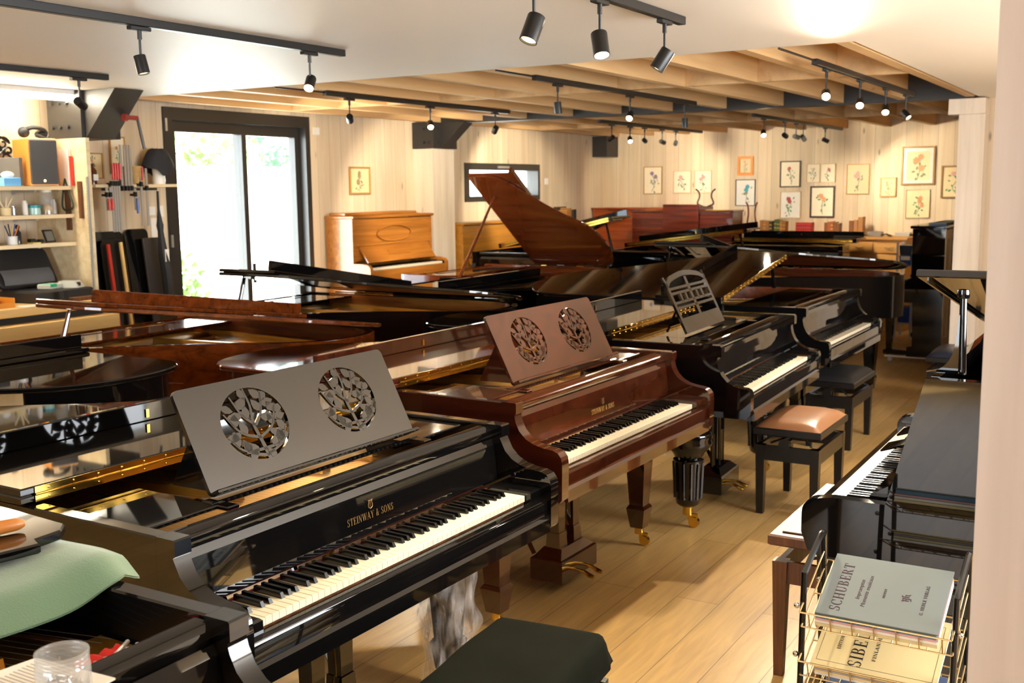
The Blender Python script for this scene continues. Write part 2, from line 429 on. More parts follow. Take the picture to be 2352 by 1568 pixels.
def _glyphs():
    T, t = 0.15, 0.045
    G = {}
    G['I'] = (0.42, _st(0.2))
    G['T'] = (0.78, _st(0.38, b=False) + _rc(0.03, 0.73, 0.955, 1) + _rc(0.03, 0.075, 0.72, 1) + _rc(0.685, 0.73, 0.72, 1))
    E = _st(0.2) + _rc(0.2, 0.66, 0, 0.045) + _rc(0.2, 0.64, 0.955, 1) + _rc(0.2, 0.5, 0.48, 0.525) + _rc(0.615, 0.66, 0, 0.26) + _rc(0.595, 0.64, 0.74, 1) + _rc(0.46, 0.5, 0.38, 0.63)
    G['E'] = (0.76, E)
    G['F'] = (0.72, _st(0.2) + _rc(0.2, 0.64, 0.955, 1) + _rc(0.2, 0.5, 0.48, 0.525) + _rc(0.595, 0.64, 0.74, 1) + _rc(0.46, 0.5, 0.38, 0.63))
    G['L'] = (0.72, _st(0.2) + _rc(0.2, 0.66, 0, 0.045) + _rc(0.615, 0.66, 0, 0.3))
    G['N'] = (0.92, _st(0.16, t, sw=0.12) + _st(0.72, t, sw=0.12, a=False) + _ln(0.16, 1, 0.72, 0, T))
    G['W'] = (1.22, _ln(0.1, 1, 0.36, 0, T) + _ln(0.36, 0, 0.58, 1, t) + _ln(0.55, 1, 0.82, 0, T) + _ln(0.82, 0, 1.06, 1, t) + _rc(0, 0.25, 0.965, 1) + _rc(0.96, 1.16, 0.965, 1) + _rc(0.45, 0.7, 0.965, 1))
    G['V'] = (0.86, _ln(0.12, 1, 0.42, 0, T) + _ln(0.42, 0, 0.7, 1, t) + _rc(0, 0.27, 0.965, 1) + _rc(0.6, 0.82, 0.965, 1))
    G['A'] = (0.88, _ln(0.1, 0, 0.4, 1, t) + _ln(0.4, 1, 0.72, 0, T) + _rc(0.2, 0.62, 0.3, 0.345) + _rc(0, 0.22, 0, 0.035) + _rc(0.57, 0.87, 0, 0.035))
    G['Y'] = (0.84, _rc(0.335, 0.485, 0, 0.45) + _rc(0.24, 0.58, 0, 0.035) + _ln(0.41, 0.4, 0.12, 1, T) + _ln(0.41, 0.4, 0.7, 1, t) + _rc(0, 0.27, 0.965, 1) + _rc(0.6, 0.82, 0.965, 1))
    G['X'] = (0.86, _ln(0.12, 1, 0.68, 0, T) + _ln(0.14, 0, 0.66, 1, t) + _rc(0, 0.26, 0.965, 1) + _rc(0.56, 0.8, 0.965, 1) + _rc(0, 0.26, 0, 0.035) + _rc(0.54, 0.82, 0, 0.035))
    G['O'] = (0.92, _arc(0.43, 0.5, 0.4, 0.52, 0, 360, T, t, 26))
    G['C'] = (0.82, _arc(0.43, 0.5, 0.4, 0.52, 48, 312, T, t, 20) + _rc(0.66, 0.7, 0.66, 0.98) + _rc(0.66, 0.7, 0.06, 0.2))
    G['G'] = (0.9, _arc(0.43, 0.5, 0.4, 0.52, 48, 318, T, t, 20) + _rc(0.66, 0.7, 0.66, 0.98) + _rc(0.62, 0.76, 0, 0.42) + _rc(0.53, 0.85, 0.39, 0.425))
    G['S'] = (0.66, _arc(0.31, 0.745, 0.25, 0.27, 50, 265, T * 0.9, t, 14) + _arc(0.31, 0.255, 0.27, 0.27, -130, 85, T * 0.9, t, 14) + _rc(0.5, 0.535, 0.68, 1) + _rc(0.04, 0.075, 0, 0.3))
    G['H'] = (0.94, _st(0.2) + _st(0.72) + _rc(0.2, 0.72, 0.48, 0.525))
    G['U'] = (0.9, _rc(0.125, 0.275, 0.3, 1) + _rc(0.03, 0.37, 0.965, 1) + _rc(0.68, 0.725, 0.3, 1) + _rc(0.58, 0.82, 0.965, 1) + _arc(0.425, 0.32, 0.3, 0.34, 180, 360, T * 0.8, t, 12))
    G['B'] = (0.8, _st(0.2) + _arc(0.36, 0.75, 0.27, 0.25, -90, 90, T, t, 10) + _arc(0.38, 0.26, 0.31, 0.265, -90, 90, T, t, 10) + _rc(0.2, 0.38, 0.955, 1) + _rc(0.2, 0.38, 0.49, 0.53) + _rc(0.2, 0.4, 0, 0.045))
    G['R'] = (0.86, _st(0.2) + _arc(0.38, 0.74, 0.28, 0.26, -90, 90, T, t, 10) + _rc(0.2, 0.38, 0.955, 1) + _rc(0.2, 0.4, 0.48, 0.525) + _ln(0.46, 0.5, 0.7, 0, T) + _rc(0.62, 0.84, 0, 0.035))
    G['P'] = (0.78, _st(0.2) + _arc(0.38, 0.73, 0.28, 0.27, -90, 90, T, t, 10) + _rc(0.2, 0.38, 0.955, 1) + _rc(0.2, 0.4, 0.46, 0.505))
    G['D'] = (0.9, _st(0.2) + _arc(0.36, 0.5, 0.44, 0.5, -90, 90, T, t, 16) + _rc(0.2, 0.38, 0.955, 1) + _rc(0.2, 0.38, 0, 0.045))
    G['M'] = (1.1, _st(0.16, t, sw=0.12) + _st(0.88, T) + _ln(0.18, 1, 0.5, 0, T) + _ln(0.5, 0, 0.86, 1, t))
    G['Z'] = (0.74, _ln(0.1, 0.02, 0.56, 0.98, T) + _rc(0.04, 0.66, 0, 0.045) + _rc(0.05, 0.62, 0.955, 1) + _rc(0.62, 0.66, 0, 0.26) + _rc(0.05, 0.09, 0.74, 1))
    G['&'] = (0.86, _arc(0.34, 0.78, 0.18, 0.22, 0, 360, T * 0.6, t, 14) + _arc(0.3, 0.27, 0.26, 0.28, 60, 330, T * 0.9, t, 14) + _ln(0.24, 0.7, 0.68, 0, T * 0.8) + _ln(0.5, 0.12, 0.7, 0.46, t) + _rc(0.58, 0.82, 0.44, 0.48))
    G['.'] = (0.3, _rc(0.08, 0.22, 0, 0.14)); G['-'] = (0.4, _rc(0.1, 0.24, 0.42, 0.56)); G[' '] = (0.42, [])
    return G
GLY = _glyphs()
def serif(text, width, height, depth=0.0006, shear=0.0, gap=0.06):
    """flat raised lettering in the xy plane, centred on x, standing on y = 0, facing +z"""
    tot = sum(GLY[c][0] + gap for c in text) - gap
    kx = width / tot; m = MB(); x = -width / 2
    for c in text:
        a, qs = GLY[c]
        for q in qs:
            pts = [(x + (px + shear * py) * kx, py * height) for px, py in q]
            if abs(area(pts)) < 1e-10: continue
            m.prism(pts, 0, depth)
        x += (a + gap) * kx
    return m
def small_text(text, size, shear=0.0, depth=0.0003):
    """running text in Blender's own lettering, as a mesh facing +z, centred"""
    cu = bpy.data.curves.new('lettering', 'FONT'); cu.body = text; cu.size = size; cu.shear = shear
    cu.align_x = 'CENTER'; cu.extrude = depth
    ob = bpy.data.objects.new('lettering', cu); COL.objects.link(ob)
    dg = bpy.context.evaluated_depsgraph_get(); me = bpy.data.meshes.new_from_object(ob.evaluated_get(dg))
    bpy.data.objects.remove(ob); bpy.data.curves.remove(cu)
    return me
# ================================================================== THE ROOM
XL, XR, Y0, Y1, ZC = -6.85, 2.0, -3.4, 14.0, 2.44
m, t, b = mat_new('oak_plank_floor')
def _floor_nodes(t, b):
    N = t.nodes.new; L = t.links.new
    tc = N('ShaderNodeTexCoord')
    mp = N('ShaderNodeMapping'); mp.inputs['Rotation'].default_value = (0, 0, PI / 2); L(tc.outputs['Object'], mp.inputs[0])
    br = N('ShaderNodeTexBrick'); br.inputs['Scale'].default_value = 1.0
    br.inputs['Brick Width'].default_value = 2.1; br.inputs['Row Height'].default_value = 0.19; br.inputs['Mortar Size'].default_value = 0.0016
    br.inputs['Color1'].default_value = lin((180, 143, 86)); br.inputs['Color2'].default_value = lin((198, 162, 102)); br.inputs['Mortar'].default_value = lin((110, 84, 50))
    br.offset = 0.37
    L(mp.outputs[0], br.inputs['Vector'])
    m2 = N('ShaderNodeMapping'); m2.inputs['Scale'].default_value = (14, 1.3, 1); L(tc.outputs['Object'], m2.inputs[0])
    n = N('ShaderNodeTexNoise'); n.inputs['Detail'].default_value = 7; n.inputs['Scale'].default_value = 2.0; n.inputs['Distortion'].default_value = 0.8; L(m2.outputs[0], n.inputs['Vector'])
    mr = N('ShaderNodeMapRange'); mr.inputs[1].default_value = 0.3; mr.inputs[2].default_value = 0.7; mr.inputs[3].default_value = 0.80; mr.inputs[4].default_value = 1.10
    L(n.outputs['Fac'], mr.inputs[0])
    hs = N('ShaderNodeHueSaturation'); L(br.outputs['Color'], hs.inputs['Color']); L(mr.outputs[0], hs.inputs['Value'])
    L(hs.outputs[0], b.inputs['Base Color'])
    b.inputs['Roughness'].default_value = 0.36
    bp = N('ShaderNodeBump'); bp.inputs['Strength'].default_value = 0.12; bp.inputs['Distance'].default_value = 0.002
    L(n.outputs['Fac'], bp.inputs['Height']); L(bp.outputs['Normal'], b.inputs['Normal'])
_floor_nodes(t, b); FLOORM = m
struct(MB().box(XL - 0.2, XR + 0.2, Y0 - 0.2, Y1 + 0.2, -0.2, 0), 'floor', FLOORM)

# left wall with the glazed door and the slit window let into it
DY0, DY1, DZ = 6.08, 7.80, 2.42
WY0, WY1, WZ0, WZ1 = 10.40, 12.12, 1.60, 2.04
mb = MB()
x0, x1 = XL - 0.22, XL
mb.box(x0, x1, Y0, DY0, 0, 2.72).box(x0, x1, DY0, DY1, DZ, 2.72).box(x0, x1, DY1, WY0, 0, 2.72)
mb.box(x0, x1, WY0, WY1, 0, WZ0).box(x0, x1, WY0, WY1, WZ1, 2.72).box(x0, x1, WY1, Y1 + 0.2, 0, 2.72)
struct(mb, 'wall_left', WALLW)
struct(MB().box(XL, -1.1, Y1, Y1 + 0.2, 0, 2.72), 'wall_back', WALLX)
struct(MB().box(-1.32, -1.12, 9.9, Y1, 0, 2.72), 'wall_right', WALLW)
struct(MB().box(-1.12, XR, 9.9, 10.1, 0, 2.72), 'wall_partition', WALLX)
mb = MB()       # side wall of the front room, opened for the added side window
mb.box(XR, XR + 0.2, Y0, 2.2, 1.04, 2.72).box(XR, XR + 0.2, 6.4, 10.1, 1.04, 2.72).box(XR, XR + 0.2, 2.2, 6.4, 2.36, 2.72)
struct(mb, 'wall_side', WALLW)
struct(MB().box(XR - 0.02, XR + 0.2, Y0, 9.9, 0, 1.0395), 'wall_side_reflection_darkener', wood('reflection_darkener_boards', (52, 40, 30), (70, 54, 40), rough=0.6, axis='z', scale=0.5, boards=('y', 0.2, 0.6), spec=0.2))  # unseen dark boards, added so the lacquer fronts mirror something dark
mb = MB()       # wall behind the viewer with the opening of the unseen window
mb.box(XL, -4.2, Y0 - 0.2, Y0, 0, 2.72).box(-1.0, XR, Y0 - 0.2, Y0, 0, 2.72).box(-4.2, -1.0, Y0 - 0.2, Y0, 0, 0.3).box(-4.2, -1.0, Y0 - 0.2, Y0, 2.4, 2.72)
struct(mb, 'wall_front', WALLX)

# ceilings
CE = 5.55
mb = MB(); mb.box(XL, XR, Y0, CE, ZC, 2.7).box(-1.36, XR, CE, 9.9, ZC, 2.7).box(-1.36, -1.12, 9.9, Y1, ZC, 2.7)
struct(mb, 'ceiling', CEILW)
struct(MB().box(XL, -1.36, CE, Y1, 2.70, 2.76), 'ceiling_deck', DECKW)
struct(MB().box(XL - 0.2, XR + 0.2, Y0 - 0.2, Y1 + 0.2, 2.76, 2.9), 'roof', CEILW)
k = 1
BY = 9.70
jx = [-1.42 - 0.523 * i for i in range(11)]
for x in jx:
    for a, c in ((CE + 0.002, BY - 0.085), (BY + 0.085, Y1 - 0.002)):
        struct(MB().box(x - 0.035, x + 0.035, a, c, ZC, 2.70), 'trim_%d' % k, JOISTW); k += 1
for y in (7.35, 11.75):
    for i in range(len(jx) - 1):
        struct(MB().box(jx[i + 1] + 0.036, jx[i] - 0.036, y - 0.03, y + 0.03, ZC + 0.002, 2.70), 'trim_%d' % k, JOISTW); k += 1
# steel beam (web and two flanges) and the brackets it sits on
mb = MB(); mb.box(XL, -1.4, BY - 0.08, BY + 0.08, ZC - 0.012, ZC + 0.006).box(XL, -1.4, BY - 0.08, BY + 0.08, 2.685, 2.699).box(XL, -1.4, BY - 0.006, BY + 0.006, ZC, 2.69)
mb.box(XL, -1.4, BY - 0.082, BY - 0.07, ZC, 2.69)
struct(mb, 'beam_steel', STEEL)
def bracket(name, y0, y1, zb, dx, n):
    """plate shoe on the post head with a triangular haunch running out under the beam"""
    ym = (y0 + y1) / 2
    mb = MB().box(XL + 0.001, XL + 0.27, y0, y1, zb, ZC - 0.002)
    mb.v and None
    tri = [(XL + 0.27, zb), (XL + 0.27, ZC - 0.003), (XL + 0.27 + dx, ZC - 0.003)]
    vs = [(x, ym - 0.09, z) for x, z in tri] + [(x, ym + 0.09, z) for x, z in tri]
    mb.add(vs, [(0, 1, 2), (5, 4, 3), (0, 3, 4, 1), (1, 4, 5, 2), (2, 5, 3, 0)])
    for zz in (0.06, 0.2):
        for yy in (0.22, 0.5):
            mb.tube([(XL + 0.26, y0 + (y1 - y0) * yy, zb + zz), (XL + 0.285, y0 + (y1 - y0) * yy, zb + zz)], 0.016, 6)
            mb.tube([(XL + 0.1 + yy * 0.2, y0 + 0.005, zb + zz), (XL + 0.1 + yy * 0.2, y0 - 0.02, zb + zz)], 0.014, 6)
    return struct(mb, name, STEEL)
bracket('beam_bracket', 9.42, 9.86, 2.17, 0.30, 0)
struct(MB().box(XL, XL + 0.24, 9.44, 9.84, 0, 2.169, 0.006), 'post_timber', POSTW)
mb = MB().box(XL, XL + 0.22, 13.62, 13.98, 2.16, ZC - 0.002)
struct(mb, 'beam_shoe', STEEL)
mb = MB().box(-6.69, -6.34, 4.93, 5.25, 2.121, ZC - 0.002)
tri = [(-6.34, 2.12), (-6.34, ZC - 0.003), (-6.02, ZC - 0.003)]
mb.add([(x, 4.96, z) for x, z in tri] + [(x, 5.2, z) for x, z in tri], [(0, 1, 2), (5, 4, 3), (0, 3, 4, 1), (1, 4, 5, 2), (2, 5, 3, 0)])
for xx in (-6.63, -6.55, -6.47):
    for zz in (2.2, 2.36): mb.tube([(xx, 4.935, zz), (xx, 4.912, zz)], 0.014, 6)
struct(mb, 'beam_haunch', STEEL)
# post at the right end of the beam, and the big post close to the viewer
mb = MB().box(-1.50, -1.30, 9.62, 9.82, 0, 2.30, 0.004).box(-1.58, -1.30, 9.60, 9.84, 2.30, ZC - 0.014, 0.004)
struct(mb, 'post_beam_end', POSTW)
mb = MB().box(-0.256, 0.06, 2.0, 2.3, 0, ZC - 0.001, 0.006)
struct(mb, 'post_near', wood('near_post_spruce', (180, 166, 156), (196, 184, 174), rough=0.55, axis='z', scale=0.4, knots=True, spec=0.3))
# dark boards added out of view to darken reflections in the black lacquer
DW_ = wood('reflection_darkener_boards', (52, 40, 30), (70, 54, 40), rough=0.6, axis='z', scale=0.5, boards=('y', 0.2, 0.6), spec=0.2)
struct(MB().box(XL, XL + 0.02, Y0, 2.3, 0, 1.6), 'wall_left_reflection_darkener', DW_)
struct(MB().box(XL + 0.02, -4.2, Y0, Y0 + 0.02, 0, 1.6).box(-1.0, XR - 0.021, Y0, Y0 + 0.02, 0, 1.6), 'wall_front_reflection_darkener', DW_)
struct(MB().box(-0.85, XR - 0.021, 9.88, 9.8995, 0, 1.6), 'wall_partition_reflection_darkener', DW_)
# skirting
struct(MB().box(XL, XL + 0.015, 2.0, DY0, 0, 0.07), 'baseboard_left', POSTW)
struct(MB().box(XL, -1.33, Y1 - 0.015, Y1, 0, 0.07), 'baseboard_back', POSTW)

# glazed sliding door
door = thing('door_1', 'dark framed glazed sliding door to the garden in the timber wall', 'door', (XL - 0.06, DY0, 0)); door['kind'] = 'structure'
W_ = DY1 - DY0
mb = MB()
mb.box(-0.09, 0.075, 0, 0.09, 0, DZ).box(-0.09, 0.075, W_ - 0.06, W_, 0, DZ).box(-0.09, 0.075, 0.09, W_ - 0.06, DZ - 0.1, DZ).box(-0.09, 0.06, 0.09, W_ - 0.06, 0, 0.03)
mb.build('door_frame', FRAME, door)
for nm, a, c, xo in (('door_panel', 0.092, 0.94, 0.0), ('door_panel', 0.90, W_ - 0.062, -0.045)):
    mb = MB(); f = 0.055
    mb.box(xo - 0.04, xo + 0.035, a, a + f, 0.032, DZ - 0.102).box(xo - 0.04, xo + 0.035, c - f, c, 0.032, DZ - 0.102)
    mb.box(xo - 0.04, xo + 0.035, a + f, c - f, 0.032, 0.12).box(xo - 0.04, xo + 0.035, a + f, c - f, DZ - 0.19, DZ - 0.102)
    pn = mb.build(nm, FRAME, door)
    MB().box(xo - 0.006, xo + 0.001, a + f, c - f, 0.12, DZ - 0.19).build('pane', GLASS, pn)
mb = MB().tube([(0.05, 0.965, 1.02), (0.085, 0.965, 1.02), (0.085, 1.08, 1.02)], 0.008, 8); mb.box(0.036, 0.05, 0.95, 0.98, 0.95, 1.12)
mb.build('door_handle', FRAME, door)
mb = MB()
for z in (0.55, 1.36, 2.28): mb.box(0.0755, 0.088, 0.01, 0.03, z - 0.05, z + 0.05)
mb.build('hinge', STEELROD, door)
win = thing('window_1', 'narrow dark framed slit window high in the timber wall', 'window', (XL - 0.06, WY0, WZ0)); win['kind'] = 'structure'
W_, H_ = WY1 - WY0, WZ1 - WZ0
mb = MB(); mb.box(-0.09, 0.075, 0, 0.09, 0, H_).box(-0.09, 0.075, W_ - 0.05, W_, 0, H_).box(-0.09, 0.075, 0.09, W_ - 0.05, 0, 0.06).box(-0.09, 0.075, 0.09, W_ - 0.05, H_ - 0.08, H_)
mb.build('window_frame', FRAME, win)
MB().box(-0.02, -0.012, 0.09, W_ - 0.05, 0.06, H_ - 0.08).build('pane', GLASS, win)
MB().box(0.0755, 0.09, 0.7, 0.95, H_ - 0.055, H_ - 0.03).build('window_handle', STEELROD, win)

# garden outside the door
struct(MB().box(-20, XL - 0.22, 0, 24, -0.25, -0.05), 'ground_terrace', plain('pale_terrace', (226, 222, 212), rough=0.9))
struct(MB().box(-12.4, -12.2, 2, 22, -0.05, 2.05).box(-12.45, -12.15, 2, 22, 2.05, 2.12), 'wall_garden', plain('white_render', (240, 238, 232), rough=0.9))
LEAF = plain('leaf_green', (168, 196, 128), rough=0.6, noise=0.3, nscale=6)
LEAF2 = plain('leaf_dark_green', (140, 176, 144), rough=0.6, noise=0.3, nscale=6)
def shrub(name, label, c, rad, n, mat, size, seed):
    rnd = random.Random(seed)
    t = thing(name, label, 'shrub', c, 0, 'garden shrubs')
    mb = MB()
    for i in range(n):
        while True:
            p = Vector((rnd.uniform(-1, 1), rnd.uniform(-1, 1), rnd.uniform(-1, 1)))
            if p.length < 1: break
        p = Vector((p.x * rad[0], p.y * rad[1], rad[2] * (1 + p.z)))
        d = Vector((rnd.uniform(-1, 1), rnd.uniform(-1, 1), rnd.uniform(-0.6, 1))).normalized(); s = d.orthogonal().normalized()
        l = size * rnd.uniform(0.6, 1.4)
        mb.add([p, p + d * l * 0.5 + s * l * 0.22, p + d * l, p + d * l * 0.5 - s * l * 0.22], [(0, 1, 2, 3)])
    o = mb.build('foliage', mat, t); o['kind'] = 'stuff'
    MB().tube([(0, 0, 0), (0.03, 0, rad[2] * 0.6), (0, 0.02, rad[2] * 1.3)], [0.04, 0.03, 0.01], 6).build('stem', BROWNW, t)
shrub('garden_shrub', 'light green leafy shrub close outside the left pane of the door', (-8.1, 7.15, -0.05), (0.45, 0.35, 0.62), 700, LEAF, 0.12, 1)
shrub('garden_tree', 'tall pale tree showing above the white garden wall at the left pane', (-14.6, 13.4, -0.05), (1.3, 1.6, 1.95), 1700, LEAF, 0.26, 2)
shrub('garden_tree', 'darker conifer showing above the white garden wall at the right pane', (-15.2, 16.6, -0.05), (1.2, 1.5, 2.1), 2200, LEAF2, 0.20, 3)
# ================================================================== GRAND PIANOS
KW = 1.2246          # 52 white keys
def white_mesh():
    if 'wk' not in MATS:
        MATS['wk'] = MB().box(-0.01125, 0.01125, 0, 0.15, -0.021, 0, 0.0012).mesh('white_key', IVORY)
    return MATS['wk']
def black_mesh():
    if 'bk' not in MATS:
        mb = MB()
        mb.add([(-0.0062, 0.050, 0), (0.0062, 0.050, 0), (0.0062, 0.149, 0), (-0.0062, 0.149, 0),
                (-0.0048, 0.057, 0.0140), (0.0048, 0.057, 0.0140), (0.0048, 0.149, 0.0155), (-0.0048, 0.149, 0.0155)],
               [(3, 2, 1, 0), (4, 5, 6, 7), (0, 1, 5, 4), (1, 2, 6, 5), (2, 3, 7, 6), (3, 0, 4, 7)])
        MATS['bk'] = mb.mesh('black_key', EBONY)
    return MATS['bk']
def key_xs():
    p = KW / 52
    wx = [-KW / 2 + p * (i + 0.5) for i in range(52)]
    bx = []
    for i in range(51):            # A B C D E F G
        n = i % 7
        if n in (0, 2, 3, 5, 6): bx.append(-KW / 2 + p * (i + 1) + {0: 0.002, 2: -0.002, 3: 0.002, 5: -0.003, 6: 0}[n])
    return wx, bx
def keys(parent, y=0.0, z=0.735):
    """a keyboard part with every key a sub-part"""
    kb = MB().box(-KW / 2, KW / 2, y + 0.004, y + 0.2, z - 0.05, z - 0.024).build('keyboard', BROWNW, parent)
    wx, bx = key_xs()
    for x in wx: inst(white_mesh(), 'white_key', kb, (x, y, z))
    for x in bx: inst(black_mesh(), 'black_key', kb, (x, y, z))
    return kb
def keys_far(parent, y=0.0, z=0.735):
    """the same keyboard of a far piano, whose keys are only a pattern"""
    kb = MB().box(-KW / 2, KW / 2, y + 0.004, y + 0.2, z - 0.05, z - 0.024).build('keyboard', BROWNW, parent)
    wx, bx = key_xs(); mb = MB()
    for x in wx: mb.box(x - 0.0112, x + 0.0112, y, y + 0.15, z - 0.021, z)
    mb.build('white_keys', IVORY, kb); mb = MB()
    for x in bx: mb.box(x - 0.005, x + 0.005, y + 0.05, y + 0.149, z, z + 0.012)
    mb.build('black_keys', EBONY, kb)
    return kb
def caster(parent, x, y, mat=BRASS, s=1.0):
    mb = MB()
    mb.lathe([(0.018 * s, 0.062 * s), (0.024 * s, 0.058 * s), (0.022 * s, 0.085 * s), (0.026 * s, 0.10 * s)], 12)
    mb.box(-0.006 * s, 0.006 * s, -0.045 * s, -0.002 * s, 0.03 * s, 0.064 * s)
    mb.tube([(-0.011 * s, -0.03 * s, 0.025 * s), (0.011 * s, -0.03 * s, 0.025 * s)], 0.0245 * s, 14)
    return mb.build('caster', mat, parent, (x, y, 0))
def square_leg(parent, x, y, ztop, mat, s=1.0):
    mb = MB()
    mb.taper((0, 0, 0.20), (0.072 * s, 0.072 * s), (0, 0, ztop - 0.05), (0.112 * s, 0.112 * s))
    mb.taper((0, 0, ztop - 0.05), (0.15 * s, 0.15 * s), (0, 0, ztop), (0.15 * s, 0.15 * s))
    mb.taper((0, 0, 0.092), (0.066 * s, 0.066 * s), (0, 0, 0.19), (0.096 * s, 0.096 * s))
    mb.taper((0, 0, 0.19), (0.096 * s, 0.096 * s), (0, 0, 0.205), (0.078 * s, 0.078 * s))
    lg = mb.build('leg', mat, parent, (x, y, 0)); caster(lg, 0, 0)
    return lg
def turned_leg(parent, x, y, ztop, mat):
    """stout turned leg with a melon bulb above a fluted shaft"""
    prof = [(0.045, 0.115), (0.062, 0.13), (0.068, 0.17), (0.072, 0.30), (0.078, 0.36), (0.066, 0.365), (0.085, 0.40), (0.112, 0.425), (0.122, 0.455),
            (0.118, 0.47), (0.124, 0.485), (0.116, 0.51), (0.09, 0.53), (0.06, 0.545), (0.07, 0.56), (0.075, ztop)]
    mb = MB().lathe(prof, 24)
    for k in range(12):
        q = 2 * PI * k / 12
        mb.tube([(0.066 * math.cos(q), 0.066 * math.sin(q), 0.16), (0.074 * math.cos(q), 0.074 * math.sin(q), 0.35)], 0.010, 6)
    lg = mb.build('leg', mat, parent, (x, y, 0)); caster(lg, 0, 0, s=1.15)
    return lg
def lyre(parent, mat, y, ztop, rods=True, flutes=False, n_ped=3):
    mb = MB()
    mb.box(-0.16, 0.16, y - 0.06, y + 0.10, 0.045, 0.15, 0.006).taper((0, y + 0.02, 0.15), (0.30, 0.14), (0, y + 0.02, 0.185), (0.20, 0.09))
    for sx in (-0.065, 0.065):
        if flutes:
            for dx in (-0.02, 0, 0.02): mb.tube([(sx + dx, y + 0.02, 0.18), (sx + dx, y + 0.02, ztop)], 0.013, 8)
        else:
            mb.taper((sx, y + 0.02, 0.185), (0.052, 0.052), (sx, y + 0.02, ztop), (0.07, 0.06))
            mb.taper((sx, y + 0.02, 0.185), (0.07, 0.07), (sx, y + 0.02, 0.25), (0.062, 0.062))
    l = mb.build('pedal_lyre', mat, parent)
    for k in range(n_ped):
        x = (k - (n_ped - 1) / 2) * 0.075
        MB().tube([(x, y - 0.05, 0.085), (x, y - 0.10, 0.080), (x, y - 0.13, 0.066), (x, y - 0.15, 0.062)], [0.006, 0.008, 0.012, 0.009], 8).build('pedal', BRASS, l)
    if rods:
        for sx in (-1, 1): MB().tube([(sx * 0.14, y + 0.09, 0.16), (sx * 0.16, y + 0.34, ztop)], 0.011, 8).build('brace', mat, l)
    MB().tube([(0.0, y + 0.05, 0.18), (0.0, y + 0.05, ztop)], 0.004, 6).build('pedal_rod', BRASS, l)
    return l
def outline(L, hw, ys):
    """case edge seen from above, from the treble arm round the tail to the bass arm"""
    c = [(hw, 0), (hw, .20), (hw * .98, .275), (hw * .91, .35), (hw * .77, .435), (hw * .57, .53), (hw * .37, .63), (hw * .20, .735), (hw * .07, .835), (-hw * .06, .92),
         (-hw * .25, .978), (-hw * .47, 1.0), (-hw * .70, .985), (-hw * .88, .94), (-hw * .975, .87), (-hw, .78), (-hw, .4), (-hw, 0)]
    P = catmull([(x, ys + (L - ys) * q) for x, q in c], 4)
    return [(max(-hw, min(hw, x)), min(L, max(ys, y))) for x, y in P]
def openwork(mat_depth=0.008, r=0.095, seed=3, ex_=1.0):
    """a tree of leafy branches filling a round opening, in the xz plane around 0"""
    rnd = random.Random(seed); mb = MB()
    def strip(pts, w0, w1):
        n = len(pts); L_, R_ = [], []
        for i, p in enumerate(pts):
            a = Vector(pts[max(0, i - 1)]); c = Vector(pts[min(n - 1, i + 1)]); t = (c - a).normalized(); nn = Vector((-t.y, t.x))
            wd = w0 + (w1 - w0) * i / (n - 1)
            L_.append(Vector(p) + nn * wd / 2); R_.append(Vector(p) - nn * wd / 2)
        poly(L_ + R_[::-1])
    def poly(P):
        P = [(q[0], q[1]) for q in P]
        if area(P) < 0: P = P[::-1]
        n = len(P); d = mat_depth / 2
        ins = P
        vs = [(x * ex_, -d, z) for x, z in ins] + [(x * ex_, d, z) for x, z in P]
        mb.add(vs, [tuple(range(n)), tuple(range(2 * n - 1, n - 1, -1))] + [(i, n + i, n + (i + 1) % n, (i + 1) % n) for i in range(n)])
    def leaf(p, ang, l, wd):
        d = Vector((math.cos(ang), math.sin(ang))); s = Vector((-d.y, d.x)); p = Vector(p)
        poly([p + d * l * q + s * wd * k for q, k in ((0, 0), (.18, .34), (.42, .5), (.7, .36), (1, 0), (.7, -.36), (.42, -.5), (.18, -.34))])
    strip(catmull([(0.006, -r), (0.0, -r * .5), (-0.006, 0.0), (0.004, r * .5), (0.0, r * .99)], 4), 0.013, 0.005)
    ends = []
    for sg in (-1, 1):
        for (y0, ex, ey, bow) in ((-.90, .58, -.70, .05), (-.72, .93, -.22, -.5), (-.40, .82, .42, -.45), (-.05, .46, .84, -.3)):
            e = ((ex + rnd.uniform(-.04, .04)) * sg * r, ey * r)
            mid = (e[0] * .62, (y0 + ey) / 2 * r + bow * r * .35)
            pts = catmull([(0, y0 * r), mid, e], 6)
            strip(pts, 0.009, 0.0045); ends.append((pts, sg))
    for pts, sg in ends:
        for i, s2 in ((4, -1), (6, 1), (8, -1), (10, 1), (len(pts) - 1, 0)):
            p = pts[i]; q = pts[i - 1]
            a = math.atan2(p[1] - q[1], p[0] - q[0])
            aa = a + s2 * rnd.uniform(.8, 1.2); l = rnd.uniform(.036, .050)
            tip = (p[0] + math.cos(aa) * l, p[1] + math.sin(aa) * l)
            if math.hypot(*tip) < r * 1.05: leaf(p, aa, l, rnd.uniform(.022, .030))
    # ring pieces that carry the leaves out to the plate
    for k in range(8):
        q = 2 * PI * (k + .3) / 8 + rnd.uniform(-.1, .1)
        leaf((r * 1.03 * math.cos(q), r * 1.03 * math.sin(q)), q + PI + rnd.uniform(-.5, .5), rnd.uniform(.034, .046), .024)
    return mb
